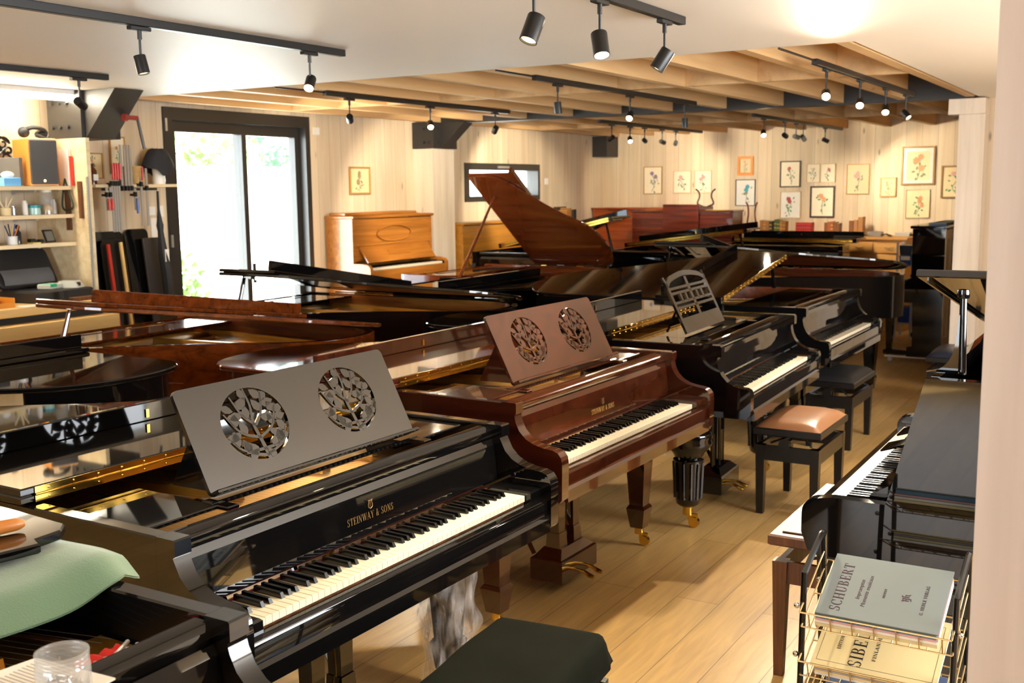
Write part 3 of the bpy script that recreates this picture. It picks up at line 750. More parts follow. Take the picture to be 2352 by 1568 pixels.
def plate_with_holes(wd, ht, th, holes, corner=0.014):
    bm = bmesh.new(); loops = [rrect(-wd / 2, wd / 2, 0, ht, corner, 4)]
    for cx, cz, r in holes: loops.append([(cx + 1.15 * r * math.cos(2 * PI * k / 40), cz + r * math.sin(2 * PI * k / 40)) for k in range(40)])
    es = []
    for lp in loops:
        v = [bm.verts.new((x, 0, z)) for x, z in lp]
        es += [bm.edges.new((v[i], v[(i + 1) % len(v)])) for i in range(len(v))]
    bmesh.ops.triangle_fill(bm, use_beauty=True, use_dissolve=False, edges=es)
    r = bmesh.ops.extrude_face_region(bm, geom=bm.faces[:])
    bmesh.ops.translate(bm, vec=(0, th, 0), verts=[e for e in r['geom'] if isinstance(e, bmesh.types.BMVert)])
    bmesh.ops.recalc_face_normals(bm, faces=bm.faces)
    me = bpy.data.meshes.new('music_desk'); bm.to_mesh(me); bm.free()
    return me
def obj_from(me, name, mat, parent, loc=(0, 0, 0), rot=(0, 0, 0)):
    me.materials.clear(); me.materials.append(mat)
    o = bpy.data.objects.new(name, me); COL.objects.link(o); o.parent = parent; o.location = loc; o.rotation_euler = rot
    return o
def prop_stick(parent, mat, p, q, r=0.011):
    return MB().tube([p, q], [r * 1.25, r * 0.8], 8).build('lid_prop', mat, parent)
def grand(name, label, loc, rz, L, mat, zt=0.97, hw=0.735, lid=None, desk=None, leg='square', keyboard='keys', text=False, arm='curved',
          inner=None, flap=True, plate=GOLD, legs=True, pins=False, hinge_y=0.70, group='grand pianos', lyre_on=True, zs=1.0, shelf=True, flute=False, glyph=True, legmat=None, lip=True, kz=0.735, leg_x=None, tail_leg=None, n_ped=2):
    """local axes: x along the keys (bass to treble), y from the keys to the tail, z up"""
    R = thing(name, label, 'grand piano', loc, rz, group)
    R.scale = (1, 1, zs)
    inner = inner or mat
    ys = 0.2
    zb = 0.63
    O = outline(L, hw, ys); I = inset(O[::-1], -0.0) if False else None
    # ---- case: rim wall, arms, bottom
    n = len(O); th = 0.045
    P = [Vector(p) for p in O]; ins = []
    for i in range(n):
        a, c = P[max(0, i - 1)], P[min(n - 1, i + 1)]
        t = (c - a).normalized(); ins.append((P[i].x - t.y * th, P[i].y + t.x * th))
    mb = MB(); ch = 0.004
    vs = []
    for (x, y), (ix, iy) in zip(O, ins):
        dx, dy = (ix - x) / th, (iy - y) / th
        vs += [(x, y, zb), (x, y, zt - ch), (x + dx * ch, y + dy * ch, zt), (ix - dx * ch, iy - dy * ch, zt), (ix, iy, zt - ch), (ix, iy, zb)]
    fs = []
    for i in range(n - 1):
        for k in range(6):
            fs.append((i * 6 + k, (i + 1) * 6 + k, (i + 1) * 6 + (k + 1) % 6, i * 6 + (k + 1) % 6))
    mb.add(vs, fs, True)
    mb.f += [tuple(len(mb.v) - len(vs) + k for k in range(6)), tuple(len(mb.v) - 6 + k for k in range(6))]; mb.sm += [False, False]
    if arm == 'curved':
        prof = [(-0.045, 0.605), (-0.058, 0.62), (-0.06, 0.745), (-0.056, 0.775), (-0.042, 0.794), (-0.02, 0.802), (0.02, 0.806), (0.06, 0.815), (0.095, 0.832), (0.122, 0.858),
                (0.138, 0.89), (0.143, zt - 0.045), (0.135, zt - 0.04), (0.135, zt - 0.004), (0.139, zt), (0.2005, zt), (0.2005, 0.605)]
    else:      # older style: one long sweep down to the key ends
        prof = [(-0.03, 0.615), (-0.05, 0.64), (-0.052, 0.735), (-0.045, 0.757), (-0.028, 0.766), (0.0, 0.768), (0.035, 0.776), (0.07, 0.795), (0.098, 0.825), (0.115, 0.862), (0.122, 0.90),
                (0.118, zt - 0.06), (0.10, zt - 0.055), (0.10, zt - 0.01), (0.108, zt), (0.2005, zt), (0.2005, 0.615)]
    for sx in (-1, 1):
        a, c = sorted((sx * hw, sx * (hw - 0.05)))
        mb.side(prof, a, c)
    mb.box(-hw + 0.05, hw - 0.05, -0.03, 0.24, 0.605, 0.655)                      # key bed
    mb.side([(-0.045, 0.60), (-0.045, 0.70), (-0.04, 0.708), (-0.012, 0.712), (-0.012, 0.60)], -hw + 0.05, hw - 0.05)   # key slip
    mb.side([(-0.056, 0.60), (-0.056, 0.645), (-0.044, 0.655), (-0.03, 0.60)], -hw + 0.05, hw - 0.05)
    for sx in (-1, 1):
        a, c = sorted((sx * (hw - 0.05), sx * (KW / 2 + 0.004)))
        mb.box(a, c, -0.02, 0.15, 0.655, 0.748, 0.006)                            # key blocks
    mb.side([(0.185, zt - 0.055), (0.178, zt - 0.045), (0.178, zt - 0.022), (0.19, zt - 0.01), (0.225, zt - 0.008), (0.225, zt - 0.06)], -hw + 0.05, hw - 0.05)  # front rail
    case = mb.build('case', mat, R)
    # ---- inside
    if inner is not mat:
        lin_ = [(x, y) for x, y in ins if y > 0.25]; m3 = MB()
        i2 = []
        for i, (x, y) in enumerate(lin_):
            a, c = Vector(lin_[max(0, i - 1)]), Vector(lin_[min(len(lin_) - 1, i + 1)]); tt = (c - a).normalized(); i2.append((x - tt.y * 0.004, y + tt.x * 0.004))
        for i in range(len(lin_) - 1):
            q = [lin_[i], lin_[i + 1], i2[i + 1], i2[i]]
            m3.prism(q, zt - 0.139, zt - 0.006)
        m3.build('inner_rim', inner, R)
    inn = [(x, y) for x, y in ins if y > 0.2]
    if plate:
        MB().prism([(x, y) for x, y in inn], zt - 0.15, zt - 0.14).build('soundboard', SPRUCE, R)
        pl = []
        for (x, y), (ix, iy) in zip(O, ins):
            dx, dy = (ix - x) / th, (iy - y) / th
            if y > 0.24: pl.append((ix + dx * 0.06, min(iy + dy * 0.06, L - 0.2)))
        mb = MB()
        mb.prism([(-hw + 0.055, 0.245), (hw - 0.055, 0.245), (hw - 0.055, 0.50), (-hw + 0.055, 0.56)], zt - 0.115, zt - 0.10)
        bars = [(-0.62, 0.5, -0.60, L * 0.86), (-0.18, 0.5, -0.42, L * 0.9), (0.2, 0.5, -0.12, L * 0.80), (0.45, 0.5, 0.28, L * 0.56)]
        for a, y0_, c, y1_ in bars:
            mb.add([(a - 0.022, y0_, zt - 0.12), (a + 0.022, y0_, zt - 0.12), (c + 0.022, y1_, zt - 0.12), (c - 0.022, y1_, zt - 0.12),
                    (a - 0.014, y0_, zt - 0.065), (a + 0.014, y0_, zt - 0.065), (c + 0.014, y1_, zt - 0.085), (c - 0.014, y1_, zt - 0.085)],
                   [(3, 2, 1, 0), (4, 5, 6, 7), (0, 1, 5, 4), (1, 2, 6, 5), (2, 3, 7, 6), (3, 0, 4, 7)])
        m2 = len(pl)
        for i in range(m2 - 1):
            (x, y), (x2, y2) = pl[i], pl[i + 1]
            k = 0.72
            mb.add([(x, y, zt - 0.12), (x2, y2, zt - 0.12), (x2 * k - 0.06, 0.3 + (y2 - 0.3) * k + 0.05, zt - 0.112), (x * k - 0.06, 0.3 + (y - 0.3) * k + 0.05, zt - 0.112)], [(0, 1, 2, 3)])
        MBp = mb.build('iron_plate', plate, R)
        mb = MB()
        for i in range(58):
            q = i / 57; x0 = -0.66 + 1.32 * q
            ye = L * (0.9 - 0.53 * q ** 0.8); xe = x0 - 0.30 * (1 - q) * 0.3 - 0.06
            mb.add([(x0 - 0.0012, 0.44, zt - 0.088), (x0 + 0.0012, 0.44, zt - 0.088), (xe + 0.0012, ye, zt - 0.094), (xe - 0.0012, ye, zt - 0.094)], [(0, 1, 2, 3)])
        st = mb.build('strings', STEELROD, R); st['kind'] = 'stuff'
    if pins:
        rnd = random.Random(5); mb = MB()
        for row in range(3):
            for i in range(52):
                x = -0.60 + 1.2 * i / 51 + rnd.uniform(-.002, .002)
                mb.tube([(x, 0.240 + row * 0.026, zt - 0.10), (x, 0.238 + row * 0.026, zt - 0.042)], 0.0042, 6)
        o = mb.build('tuning_pins', STEELROD, R); o['kind'] = 'stuff'
        mb = MB()
        for i in range(9):
            x = -0.56 + 1.12 * i / 8
            mb.box(x - 0.05, x + 0.05, 0.266, 0.284, zt - 0.10, zt - 0.066)
        mb.build('string_felt', RED, R)
        mb = MB()
        for x in (-0.45, -0.02, 0.36): mb.taper((x, 0.262, zt - 0.11), (0.12, 0.06), (x, 0.27, zt - 0.045), (0.05, 0.045))
        mb.build('plate_lug', GOLD, R)
    # ---- fallboard
    zf = zt - 0.05
    mb = MB().side([(0.152, 0.757), (0.156, 0.75), (0.172, 0.75), (0.19, zf - 0.004), (0.176, zf), (0.166, zf - 0.02), (0.160, zf - 0.06)], -hw + 0.052, hw - 0.052)
    fb = mb.build('fallboard', mat, R)
    MB().box(-KW / 2, KW / 2, 0.151, 0.157, 0.736, 0.740).build('name_board_felt', DRED, fb)
    if text:
        tx = serif('STEINWAY & SONS', 0.21, 0.021).mesh('lettering', GOLDINK)
        obj_from(tx, 'fallboard_lettering', GOLDINK if mat is BLACK else GOLDINK2, fb, (0.0, 0.1535 - 0.0005, 0.80), (PI / 2 - 0.06, 0, 0))
        lg = MB()
        for sx in (-1, 1): lg.tube([(0, 0, 0), (sx * 0.008, 0.004, 0), (sx * 0.0095, 0.012, 0), (sx * 0.006, 0.02, 0), (sx * 0.009, 0.027, 0)], 0.0013, 5)
        for dx in (-0.003, 0, 0.003): lg.tube([(dx, 0.004, 0), (dx, 0.024, 0)], 0.0006, 4)
        lg.tube([(-0.008, 0.024, 0), (0.008, 0.024, 0)], 0.0009, 4)
        obj_from(lg.mesh('emblem', GOLDINK), 'lyre_emblem', GOLDINK, fb, (0.0, 0.1535, 0.829), (PI / 2 - 0.06, 0, 0))
    if keyboard == 'keys': keys(R, 0, kz)
    elif keyboard == 'far': keys_far(R, 0, kz)
    # ---- music desk and its tray
    if shelf:
        mb = MB()
        zt2 = zt - 0.012
        for sx in (-1, 1):
            a, c = sorted((sx * (hw - 0.052), sx * 0.44))
            mb.box(a, c, 0.30, 0.62, zt2 - 0.012, zt2, 0.003)
            mb.box(*sorted((sx * 0.45, sx * 0.41)), 0.26, 0.40, zt2 - 0.012, zt2, 0.003)
        mb.box(-0.45, 0.45, 0.318, 0.36, zt2 - 0.010, zt2 + 0.004, 0.003)
        if desk != 'openwork': mb.box(-0.45, 0.45, 0.36, 0.62, zt2 - 0.010, zt2)
        mb.build('desk_tray', mat, R)
    if desk == 'openwork':
        holes = [(-0.20, 0.165, 0.108), (0.20, 0.165, 0.108)]
        tilt = -math.radians(27)
        D = obj_from(plate_with_holes(0.885, 0.305, 0.012, holes, 0.018), 'music_desk', BLACK_DESK if mat is BLACK else mat, R, (0.0, 0.325, zt + 0.004), (tilt, 0, 0))
        for k, (cx, cz, r) in enumerate(holes):
            openwork(0.008, r, 3, 1.15).build('openwork_medallion', BLACK_DESK if mat is BLACK else mat, D, (cx, 0.006, cz))
        MB().box(-0.44, 0.44, -0.028, -0.001, 0.0, 0.012, 0.003).build('desk_ledge', mat, D)
        for sx in (-1, 1):
            mb = MB().add([(sx * 0.40 - 0.006, 0.34, zt + 0.005), (sx * 0.40 + 0.006, 0.34, zt + 0.005), (sx * 0.40 + 0.006, 0.52, zt + 0.002), (sx * 0.40 - 0.006, 0.52, zt + 0.002),
                                   (sx * 0.40 - 0.006, 0.43, zt + 0.165), (sx * 0.40 + 0.006, 0.43, zt + 0.165)], [(0, 1, 2, 3), (0, 4, 5, 1), (2, 5, 4, 3), (0, 3, 4), (1, 5, 2)])
            mb.build('desk_strut', mat, R)
    elif desk == 'fretwork':
        th_ = 0.014; mb = MB(); wd, ht = 0.64, 0.33
        def bar(x0_, x1_, z0_, z1_): mb.box(x0_, x1_, 0, th_, z0_, z1_)
        bar(-wd / 2, wd / 2, 0, 0.085)
        for x in (-wd / 2, wd / 2 - 0.03): bar(x, x + 0.03, 0.085, 0.30)
        bar(-0.018, 0.018, 0.085, 0.31)
        for z in (0.135, 0.165, 0.22, 0.248): bar(-wd / 2 + 0.03, wd / 2 - 0.03, z, z + 0.014)
        for x in (-0.17, -0.09, 0.09, 0.17): bar(x - 0.012, x + 0.012, 0.17, 0.225)
        top = catmull([(-wd / 2, 0.285), (-0.22, 0.325), (0, 0.345), (0.22, 0.325), (wd / 2, 0.285)], 6)
        n_ = len(top)
        vs = [(x, yy, z) for yy in (0, th_) for x, z in top] + [(x, yy, z - 0.03) for yy in (0, th_) for x, z in top]
        fs = []
        for i in range(n_ - 1):
            a = i; fs += [(a, a + 1, 2 * n_ + a + 1, 2 * n_ + a), (n_ + a, 3 * n_ + a, 3 * n_ + a + 1, n_ + a + 1), (a, n_ + a, n_ + a + 1, a + 1), (2 * n_ + a, 2 * n_ + a + 1, 3 * n_ + a + 1, 3 * n_ + a)]
        mb.add(vs, fs)
        for sx in (-1, 1): mb.tube([(sx * (wd / 2 - 0.012), 0.007, 0.29), (sx * (wd / 2 - 0.006), 0.007, 0.325)], 0.009, 6)
        mb.build('music_desk', mat, R, (-0.06, 0.40, zt + 0.002), (-math.radians(26), 0, 0))
        MB().tube([(-0.34, 0.53, zt), (-0.34, 0.47, zt + 0.14)], 0.007, 6).build('desk_strut', mat, R)
    # ---- lid on its spine hinge
    if lid is not None:
        LO = outline(L + 0.012, hw + 0.012, hinge_y)
        hx = -hw - 0.012
        lt = 0.022
        z0 = zt + 0.003
        mb = MB().prism([(x - hx, y) for x, y in LO], 0, lt, 0.005)
        ld = mb.build('lid', mat, R, (hx, 0, z0), (0, -lid, 0))
        if flap:
            fl = MB().box(0, 2 * (hw + 0.012), hinge_y, hinge_y + 0.47, lt + 0.001, 2 * lt, 0.004)
            if lip: fl.box(0.012, 2 * (hw + 0.012) - 0.012, hinge_y + 0.405, hinge_y + 0.43, 2 * lt, 2 * lt + 0.062, 0.003)
            fo = fl.build('front_flap', mat, ld)
            MB().box(2 * hw * 0.5, 2 * hw * 0.5 + 0.012, hinge_y + 0.40, hinge_y + 0.404, 2 * lt + 0.012, 2 * lt + 0.04).build('flap_button', BRASS, fo)
            hb = MB().box(0.04, 2 * hw - 0.02, hinge_y - 0.003, hinge_y + 0.001, 0.002, 2 * lt - 0.002).tube([(0.04, hinge_y - 0.004, lt), (2 * hw - 0.02, hinge_y - 0.004, lt)], 0.0035, 8)
            for i in range(18):
                x = 0.08 + (2 * hw - 0.14) * i / 17
                for z in (0.010, 2 * lt - 0.010): hb.sphere((x, hinge_y - 0.0035, z), 0.0035, 6, 4)
            hb.build('piano_hinge', BRASS, ld)
        if lid > 0.03:
            xa = 2 * hw - 0.10
            if lid > 0.4:
                q = 0.80 * 2 * hw
                top = (hx + q * math.cos(lid), hinge_y + 0.12, z0 + q * math.sin(lid))
                prop_stick(R, mat, (hw - 0.03, hinge_y + 0.05, zt - 0.02), top, 0.013)
            else:
                top = (hx + xa * math.cos(lid), hinge_y + 0.10, z0 + xa * math.sin(lid) - 0.002)
                prop_stick(R, mat, (hw - 0.06, hinge_y + 0.09, zt - 0.01), top, 0.013)
        if lid > 0.4:
            mb = MB()
            for y in (hinge_y + 0.12, L * 0.74): mb.box(hx - 0.012, hx + 0.04, y - 0.03, y + 0.03, zt - 0.03, zt + 0.006)
            mb.build('lid_hinge', BRASS, R)
    # ---- legs, lyre
    if legs:
        lm = legmat or mat
        f = square_leg if leg == 'square' else turned_leg
        for x, y in ((-hw + 0.105, 0.30), (leg_x or hw - 0.105, 0.28), tail_leg or (-hw * 0.40, L - 0.33)):
            f(R, x, y, 0.605 if y < 1 else zb, lm)
        if lyre_on: lyre(R, lm, 0.33, 0.605, flutes=flute, n_ped=n_ped)
    return R, case
DRED = plain('dark_red_felt', (96, 14, 12), rough=0.9)
BRIM = wood('light_inner_rim', (128, 66, 24), (160, 92, 40), rough=0.25, axis='y', scale=1.0, coat=0.3)
H90 = PI / 2
P0, _ = grand('grand_piano', 'black grand piano under the green blanket in the bottom left corner', (-1.32, 0.70, 0), H90, 2.0, BLACK, lid=0.0, desk=None,
              keyboard='keys', pins=True, shelf=False, zt=0.955, flap=False)
P1, _ = grand('grand_piano', 'black grand piano nearest the viewer, leaf medallions in its music desk', (-1.79, 2.42, 0), math.radians(88.9), 2.0, BLACK, zt=0.945, lid=0.0, desk='openwork', text=True, pins=True, leg_x=0.55)
P2, _ = grand('grand_piano', 'reddish mahogany grand piano with leaf medallions in its music desk', (-1.87, 4.12, 0), math.radians(88.8), 1.84, MAHOG, zt=0.962, lid=0.0, desk='openwork', text=True, pins=True)
P3, _ = grand('grand_piano', 'black grand piano with barred fretwork music desk and bulbous turned legs', (-1.76, 5.78, 0), math.radians(92.3), 1.94, BLACK, zt=0.972, lid=0.0, desk='fretwork',
              leg='turned', arm='sweep', flute=True, pins=True)
P4, _ = grand('grand_piano', 'black grand piano behind the barred music desk, its lid tilted on a short prop', (-1.82, 7.56, 0), H90, 2.22, BLACK, zt=0.975, lid=0.143, inner=INNER, hinge_y=0.66,
              arm='sweep', pins=True, leg='square')
C1, _ = grand('grand_piano', 'closed black grand piano at the left edge of the photo, rounded tail toward the viewer', (-5.6, 2.66, 0), -H90, 1.93, BLACK, zt=0.965, lid=0.0, keyboard='far')
C2, _ = grand('grand_piano', 'walnut brown grand piano, lid propped low, in front of the workbench', (-5.55, 4.16, 0), -H90, 1.86, WALNUT, zt=0.97, lid=0.143, keyboard='far', inner=INNER)
C3, _ = grand('grand_piano', 'black grand piano with low propped lid in front of the glazed door', (-5.85, 5.69, 0), -H90, 2.2, BLACK, zt=0.975, lid=0.165, keyboard='far', inner=BRIM)
C5, _ = grand('grand_piano', 'closed black grand piano just in front of the red brown one with raised lid', (-5.62, 7.22, 0), -H90, 1.63, BLACK, zt=0.975, lid=0.0, keyboard='far')
C4, _ = grand('grand_piano', 'red brown grand piano with its lid fully raised on a long prop', (-6.1, 8.72, 0), -H90, 1.64, CHERRY, zt=0.985, lid=0.617, keyboard='far', inner=CHERRY)
PT, _ = grand('grand_piano', 'large black grand piano whose rounded tail faces the aisle below the dresser drawers', (-4.14, 9.26, 0), -H90, 2.26, BLACK, zt=0.985, lid=0.175, keyboard='far', inner=INNER, hinge_y=0.43, tail_leg=(0.26, 2.14))
C6, _ = grand('grand_piano', 'black grand piano with green cloth on its keys, behind the raised red brown lid', (-5.64, 9.62, 0), 0.0, 1.7, BLACK, zt=0.985, lid=0.20, keyboard='far', zs=1.1, hw=0.70)
CY, _ = grand('grand_piano', 'black grand piano facing the viewer before the mahogany upright, gold hinge showing', (-4.69, 10.95, 0), 0.0, 1.30, BLACK, zt=0.975, lid=0.115, keyboard='far', zs=1.07)
CW, _ = grand('grand_piano', 'black grand piano before the dresser, two gold hinge lines along its closed lid', (-3.78, 12.06, 0), 0.0, 1.29, BLACK, zt=0.975, lid=0.0, keyboard='far', zs=1.1)
# ================================================================== UPRIGHT PIANOS
def upright(name, label, loc, rz, wd, ht, mat, kz=0.735, up_y=0.30, dep=0.62, slant=0.04, keyboard='far', feature=None, top='flat', group='upright pianos', legs=True, lid_open=False, fall='open', back=True, arm_r=0.05):
    """local axes: x along the keys, y from the player to the back, z up; y = 0 is the front of the arms"""
    R = thing(name, label, 'upright piano', loc, rz, group)
    hw = wd / 2; mb = MB()
    yu = up_y
    arm = []
    for a in range(90, 181, 15):
        q = math.radians(a); arm.append((arm_r + arm_r * math.cos(q), kz + 0.035 - arm_r + arm_r * math.sin(q)))
    arm = [(0.09, kz + 0.042)] + arm
    low = [(0.0, kz - 0.08), (0.02, kz - 0.135), (0.05, kz - 0.15), (yu + 0.02, kz - 0.15)]
    prof = [(yu, kz + 0.042)] + arm + low + [(yu + 0.03, 0.12), (yu - 0.02, 0.11), (yu - 0.02, 0.02), (dep, 0.02), (dep, ht), (yu + slant, ht)]
    for sx in (-1, 1):
        a, c = sorted((sx * hw, sx * (hw - 0.042))); mb.side(prof, a, c)
    x0, x1 = -hw + 0.042, hw - 0.042
    mb.box(x0, x1, 0.012, yu + 0.02, kz - 0.12, kz - 0.06).box(x0, x1, 0.005, 0.032, kz - 0.13, kz - 0.022)      # key bed, slip
    mb.box(x0, x1, yu + 0.05, dep - 0.02, 0.03, 0.12)
    for sx in (-1, 1): mb.box(*sorted((sx * (hw - 0.042), sx * (KW / 2 + 0.004))), 0.02, 0.19, kz - 0.06, kz + 0.012, 0.004)
    mb.build('case', mat, R)
    MB().box(x0, x1, yu + 0.05, yu + 0.07, 0.12, kz - 0.12).build('lower_panel', mat, R)
    # upper panel: a board leaning back, with a gap to the top lid
    def lean(y, z): return y + slant * (z - kz - 0.04) / max(0.05, ht - kz - 0.04)
    zl, zh = kz + 0.06, ht - 0.004
    mb = MB().side([(lean(yu + 0.005, zl), zl), (lean(yu + 0.005, zh), zh), (lean(yu + 0.03, zh), zh), (lean(yu + 0.03, zl), zl)], x0, x1)
    pn = mb.build('upper_panel', mat, R)
    if feature == 'oval':
        P = [(0.27 * math.cos(2 * PI * k / 36), lean(yu - 0.004, ht - 0.14), ht - 0.15 + 0.075 * math.sin(2 * PI * k / 36)) for k in range(36)]
        MB().tube(P, 0.007, 6, closed=True).build('oval_moulding', mat, pn)
        mb = MB().box(x0, x1, yu - 0.012, yu + 0.02, kz + 0.20, kz + 0.225, 0.004); mb.build('rail', mat, pn)
        mb = MB().side([(yu - 0.11, kz + 0.05), (yu - 0.005, kz + 0.20), (yu + 0.008, kz + 0.192), (yu - 0.095, kz + 0.045)], x0 + 0.05, x1 - 0.05)
        f = mb.build('fallboard', mat, R)
        MB().side([(yu - 0.075, kz + 0.112), (yu - 0.045, kz + 0.155), (yu - 0.04, kz + 0.152), (yu - 0.07, kz + 0.109)], -0.17, 0.17).build('name_plate', OAK, f)
    elif feature == 'shelf':
        MB().box(-0.24, 0.24, yu - 0.03, yu - 0.015, ht - 0.23, ht + 0.10, 0.004).build('music_desk', mat, R)
        MB().box(x0, x1, yu - 0.03, yu + 0.0, ht - 0.25, ht - 0.225, 0.004).build('rail', mat, pn)
        MB().side([(yu - 0.10, kz + 0.05), (yu - 0.02, kz + 0.17), (yu - 0.006, kz + 0.165), (yu - 0.085, kz + 0.045)], x0 + 0.03, x1 - 0.03).build('fallboard', mat, R)
    elif feature == 'bands':
        MB().box(x0, x1, yu - 0.006, yu + 0.01, kz + 0.22, kz + 0.235).build('rail', mat, pn)
        MB().side([(yu - 0.10, kz + 0.05), (yu - 0.01, kz + 0.21), (yu + 0.004, kz + 0.205), (yu - 0.085, kz + 0.045)], x0 + 0.03, x1 - 0.03).build('fallboard', mat, R)
    else:
        MB().side([(yu - 0.075, kz + 0.02), (yu - 0.06, kz + 0.05), (yu - 0.005, kz + 0.085), (yu + 0.004, kz + 0.06), (yu - 0.05, kz + 0.018)], x0 + 0.02, x1 - 0.02).build('fallboard', mat, R)
    if not lid_open:
        mb = MB().box(-hw - 0.012, hw + 0.012, yu + slant - 0.022, dep + 0.004, ht + 0.001, ht + 0.027, 0.006)
        ld = mb.build('top_lid', mat, R)
        if top == 'hinge':
            MB().box(-hw + 0.15, hw - 0.1, yu + slant + 0.09, yu + slant + 0.11, ht + 0.0275, ht + 0.033).build('piano_hinge', BRASS, ld)
        if feature == 'oval':
            MB().box(-hw + 0.02, hw - 0.12, yu + slant + 0.10, dep - 0.03, ht + 0.0275, ht + 0.055, 0.006).build('lid_ledge', mat, ld)
    else:
        MB().box(x0, x1, dep - 0.10, dep - 0.08, 0.3, ht - 0.02).build('iron_plate', GOLD, R)
    if back:
        mb = MB()
        for k in range(6):
            x = x0 + 0.03 + (x1 - x0 - 0.06) * k / 5; mb.box(x - 0.045, x + 0.045, dep - 0.06, dep - 0.002, 0.12, ht - 0.10)
        mb.box(x0, x1, dep - 0.06, dep - 0.001, ht - 0.10, ht - 0.01).box(x0, x1, dep - 0.06, dep - 0.001, 0.10, 0.2)
        mb.build('back_frame', POSTW, R)
        MB().box(x0, x1, dep - 0.075, dep - 0.061, 0.12, ht - 0.02).build('soundboard', SPRUCE, R)
    if keyboard == 'keys': keys(R, 0.045, kz)
    else: keys_far(R, 0.045, kz)
    if legs:
        for sx in (-1, 1):
            mb = MB().taper((0, 0, 0.06), (0.05, 0.05), (0, 0, kz - 0.13), (0.08, 0.09)).box(-0.04, 0.04, -0.05, yu - 0.08, 0.03, 0.075, 0.006)
            lg = mb.build('leg', mat, R, (sx * (hw - 0.06), 0.09, 0)); caster(lg, 0, 0.0, s=0.6)
    mb = MB()
    for k in range(2):
        mb.tube([((k - .5) * 0.13, yu + 0.04, 0.07), ((k - .5) * 0.13, yu - 0.08, 0.055)], 0.012, 8)
    mb.build('pedal', BRASS, R)
    return R
U5 = upright('upright_piano', 'black upright piano beside the near wooden post, top lid propped open, keys bare', (-0.935, 4.065, 0), -H90, 1.47, 1.18, BLACK, kz=0.74, up_y=0.255, dep=0.60, slant=0.10, keyboard='keys', lid_open=True)
mb = MB().box(0.33, 0.615, 0, 1.46, 0, 0.022) if False else MB().box(0, 1.46, 0.31, 0.61, 0, 0.024, 0.004)
lid5 = mb.build('top_lid', BLACK, U5, (-0.735, 0, 1.186), (0, -0.20, 0))
MB().box(0.02, 1.42, 0.335, 0.34, -0.012, -0.001).build('lid_batten', BLACK, lid5)
mb = MB().tube([(0.612, 0.437, 1.181), (0.612, 0.435, 1.25), (0.612, 0.432, 1.41)], [0.013, 0.012, 0.010], 14)
fl = catmull([(0.335, 1.182), (0.375, 1.195), (0.402, 1.225), (0.415, 1.27), (0.423, 1.36)], 4)
mb.side(fl + [(0.435, 1.36), (0.437, 1.182)], 0.602, 0.620)
mb.lathe([(0.0, 0), (0.017, 0.002), (0.019, 0.010), (0.017, 0.028), (0.0, 0.03)], 12, (0.612, 0.431, 1.408))
mb.build('lid_prop', BLACK, U5)
mb = MB()
for x in (0.02, -0.26):
    mb = MB().add([(x - 0.07, 0.10, 0.79), (x + 0.07, 0.10, 0.79), (x + 0.06, 0.19, 0.82), (x - 0.06, 0.19, 0.82), (x - 0.07, 0.098, 0.796), (x + 0.07, 0.098, 0.796), (x + 0.06, 0.188, 0.827), (x - 0.06, 0.188, 0.827)],
           [(3, 2, 1, 0), (4, 5, 6, 7), (0, 1, 5, 4), (1, 2, 6, 5), (2, 3, 7, 6), (3, 0, 4, 7)])
    mb.build('music_ledge', BLACK, U5)

struct(MB().box(XL + 0.016, -6.14, 7.9, 9.36, 0, 0.28, 0.004), 'trim_plinth', DRESS)
UA = upright('upright_piano', 'golden oak upright piano with an oval panel, right of the glazed door', (-6.30, 8.60, 0.281), H90, 1.28, 1.20, OAK, kz=0.74, up_y=0.20, dep=0.52, slant=0.0, feature='oval', top='hinge', legs=True)
UB = upright('upright_piano', 'yellow oak upright piano below the slit window, partly behind the raised red brown lid', (-6.36, 10.63, 0), H90, 1.48, 1.35, YOAK, kz=0.78, up_y=0.17, dep=0.47, slant=0.02, feature='bands', legs=True)
UM = upright('upright_piano', 'mahogany upright piano with a raised music desk against the picture wall', (-5.27, 12.72, 0), 0.0, 1.36, 1.42, DMAHOG, kz=0.80, up_y=0.26, dep=0.62, slant=0.0, feature='shelf', top='hinge')
UO = upright('upright_piano', 'orange brown upright piano in the corner of the picture wall', (-6.06, 13.38, 0), 0.0, 1.44, 1.44, ORANGE, kz=0.80, up_y=0.2, dep=0.60, slant=0.0, feature='bands')
UO.location.x = -6.10
UF = upright('upright_piano', 'tall black upright piano seen end on beside the white post, back frame showing', (-2.38, 11.79, 0.045), -H90, 1.48, 1.27, BLACK, kz=0.70, up_y=0.285, dep=0.585, slant=0.0, feature=None)
mb = MB()
for sx in (-1, 1):
    mb.box(sx * 0.66 - 0.04, sx * 0.66 + 0.04, 0.05, 0.56, 0.0, 0.018)
dl = mb.build('dolly_bar', POSTW, UF)
for sx in (-1, 1):
    for y in (0.10, 0.52): MB().tube([(sx * 0.66 - 0.02, y, -0.023), (sx * 0.66 + 0.02, y, -0.023)], 0.0215, 12).build('caster', STEELROD, UF)
tag(MB().box(-2.0, -1.84, 11.35, 12.3, 1.344, 1.362, 0.003).build('sheet_stack', plain('pale_blue_paper', (150, 176, 204), rough=0.6)), 'pale blue flat folder on the black upright seen end on', 'folder')

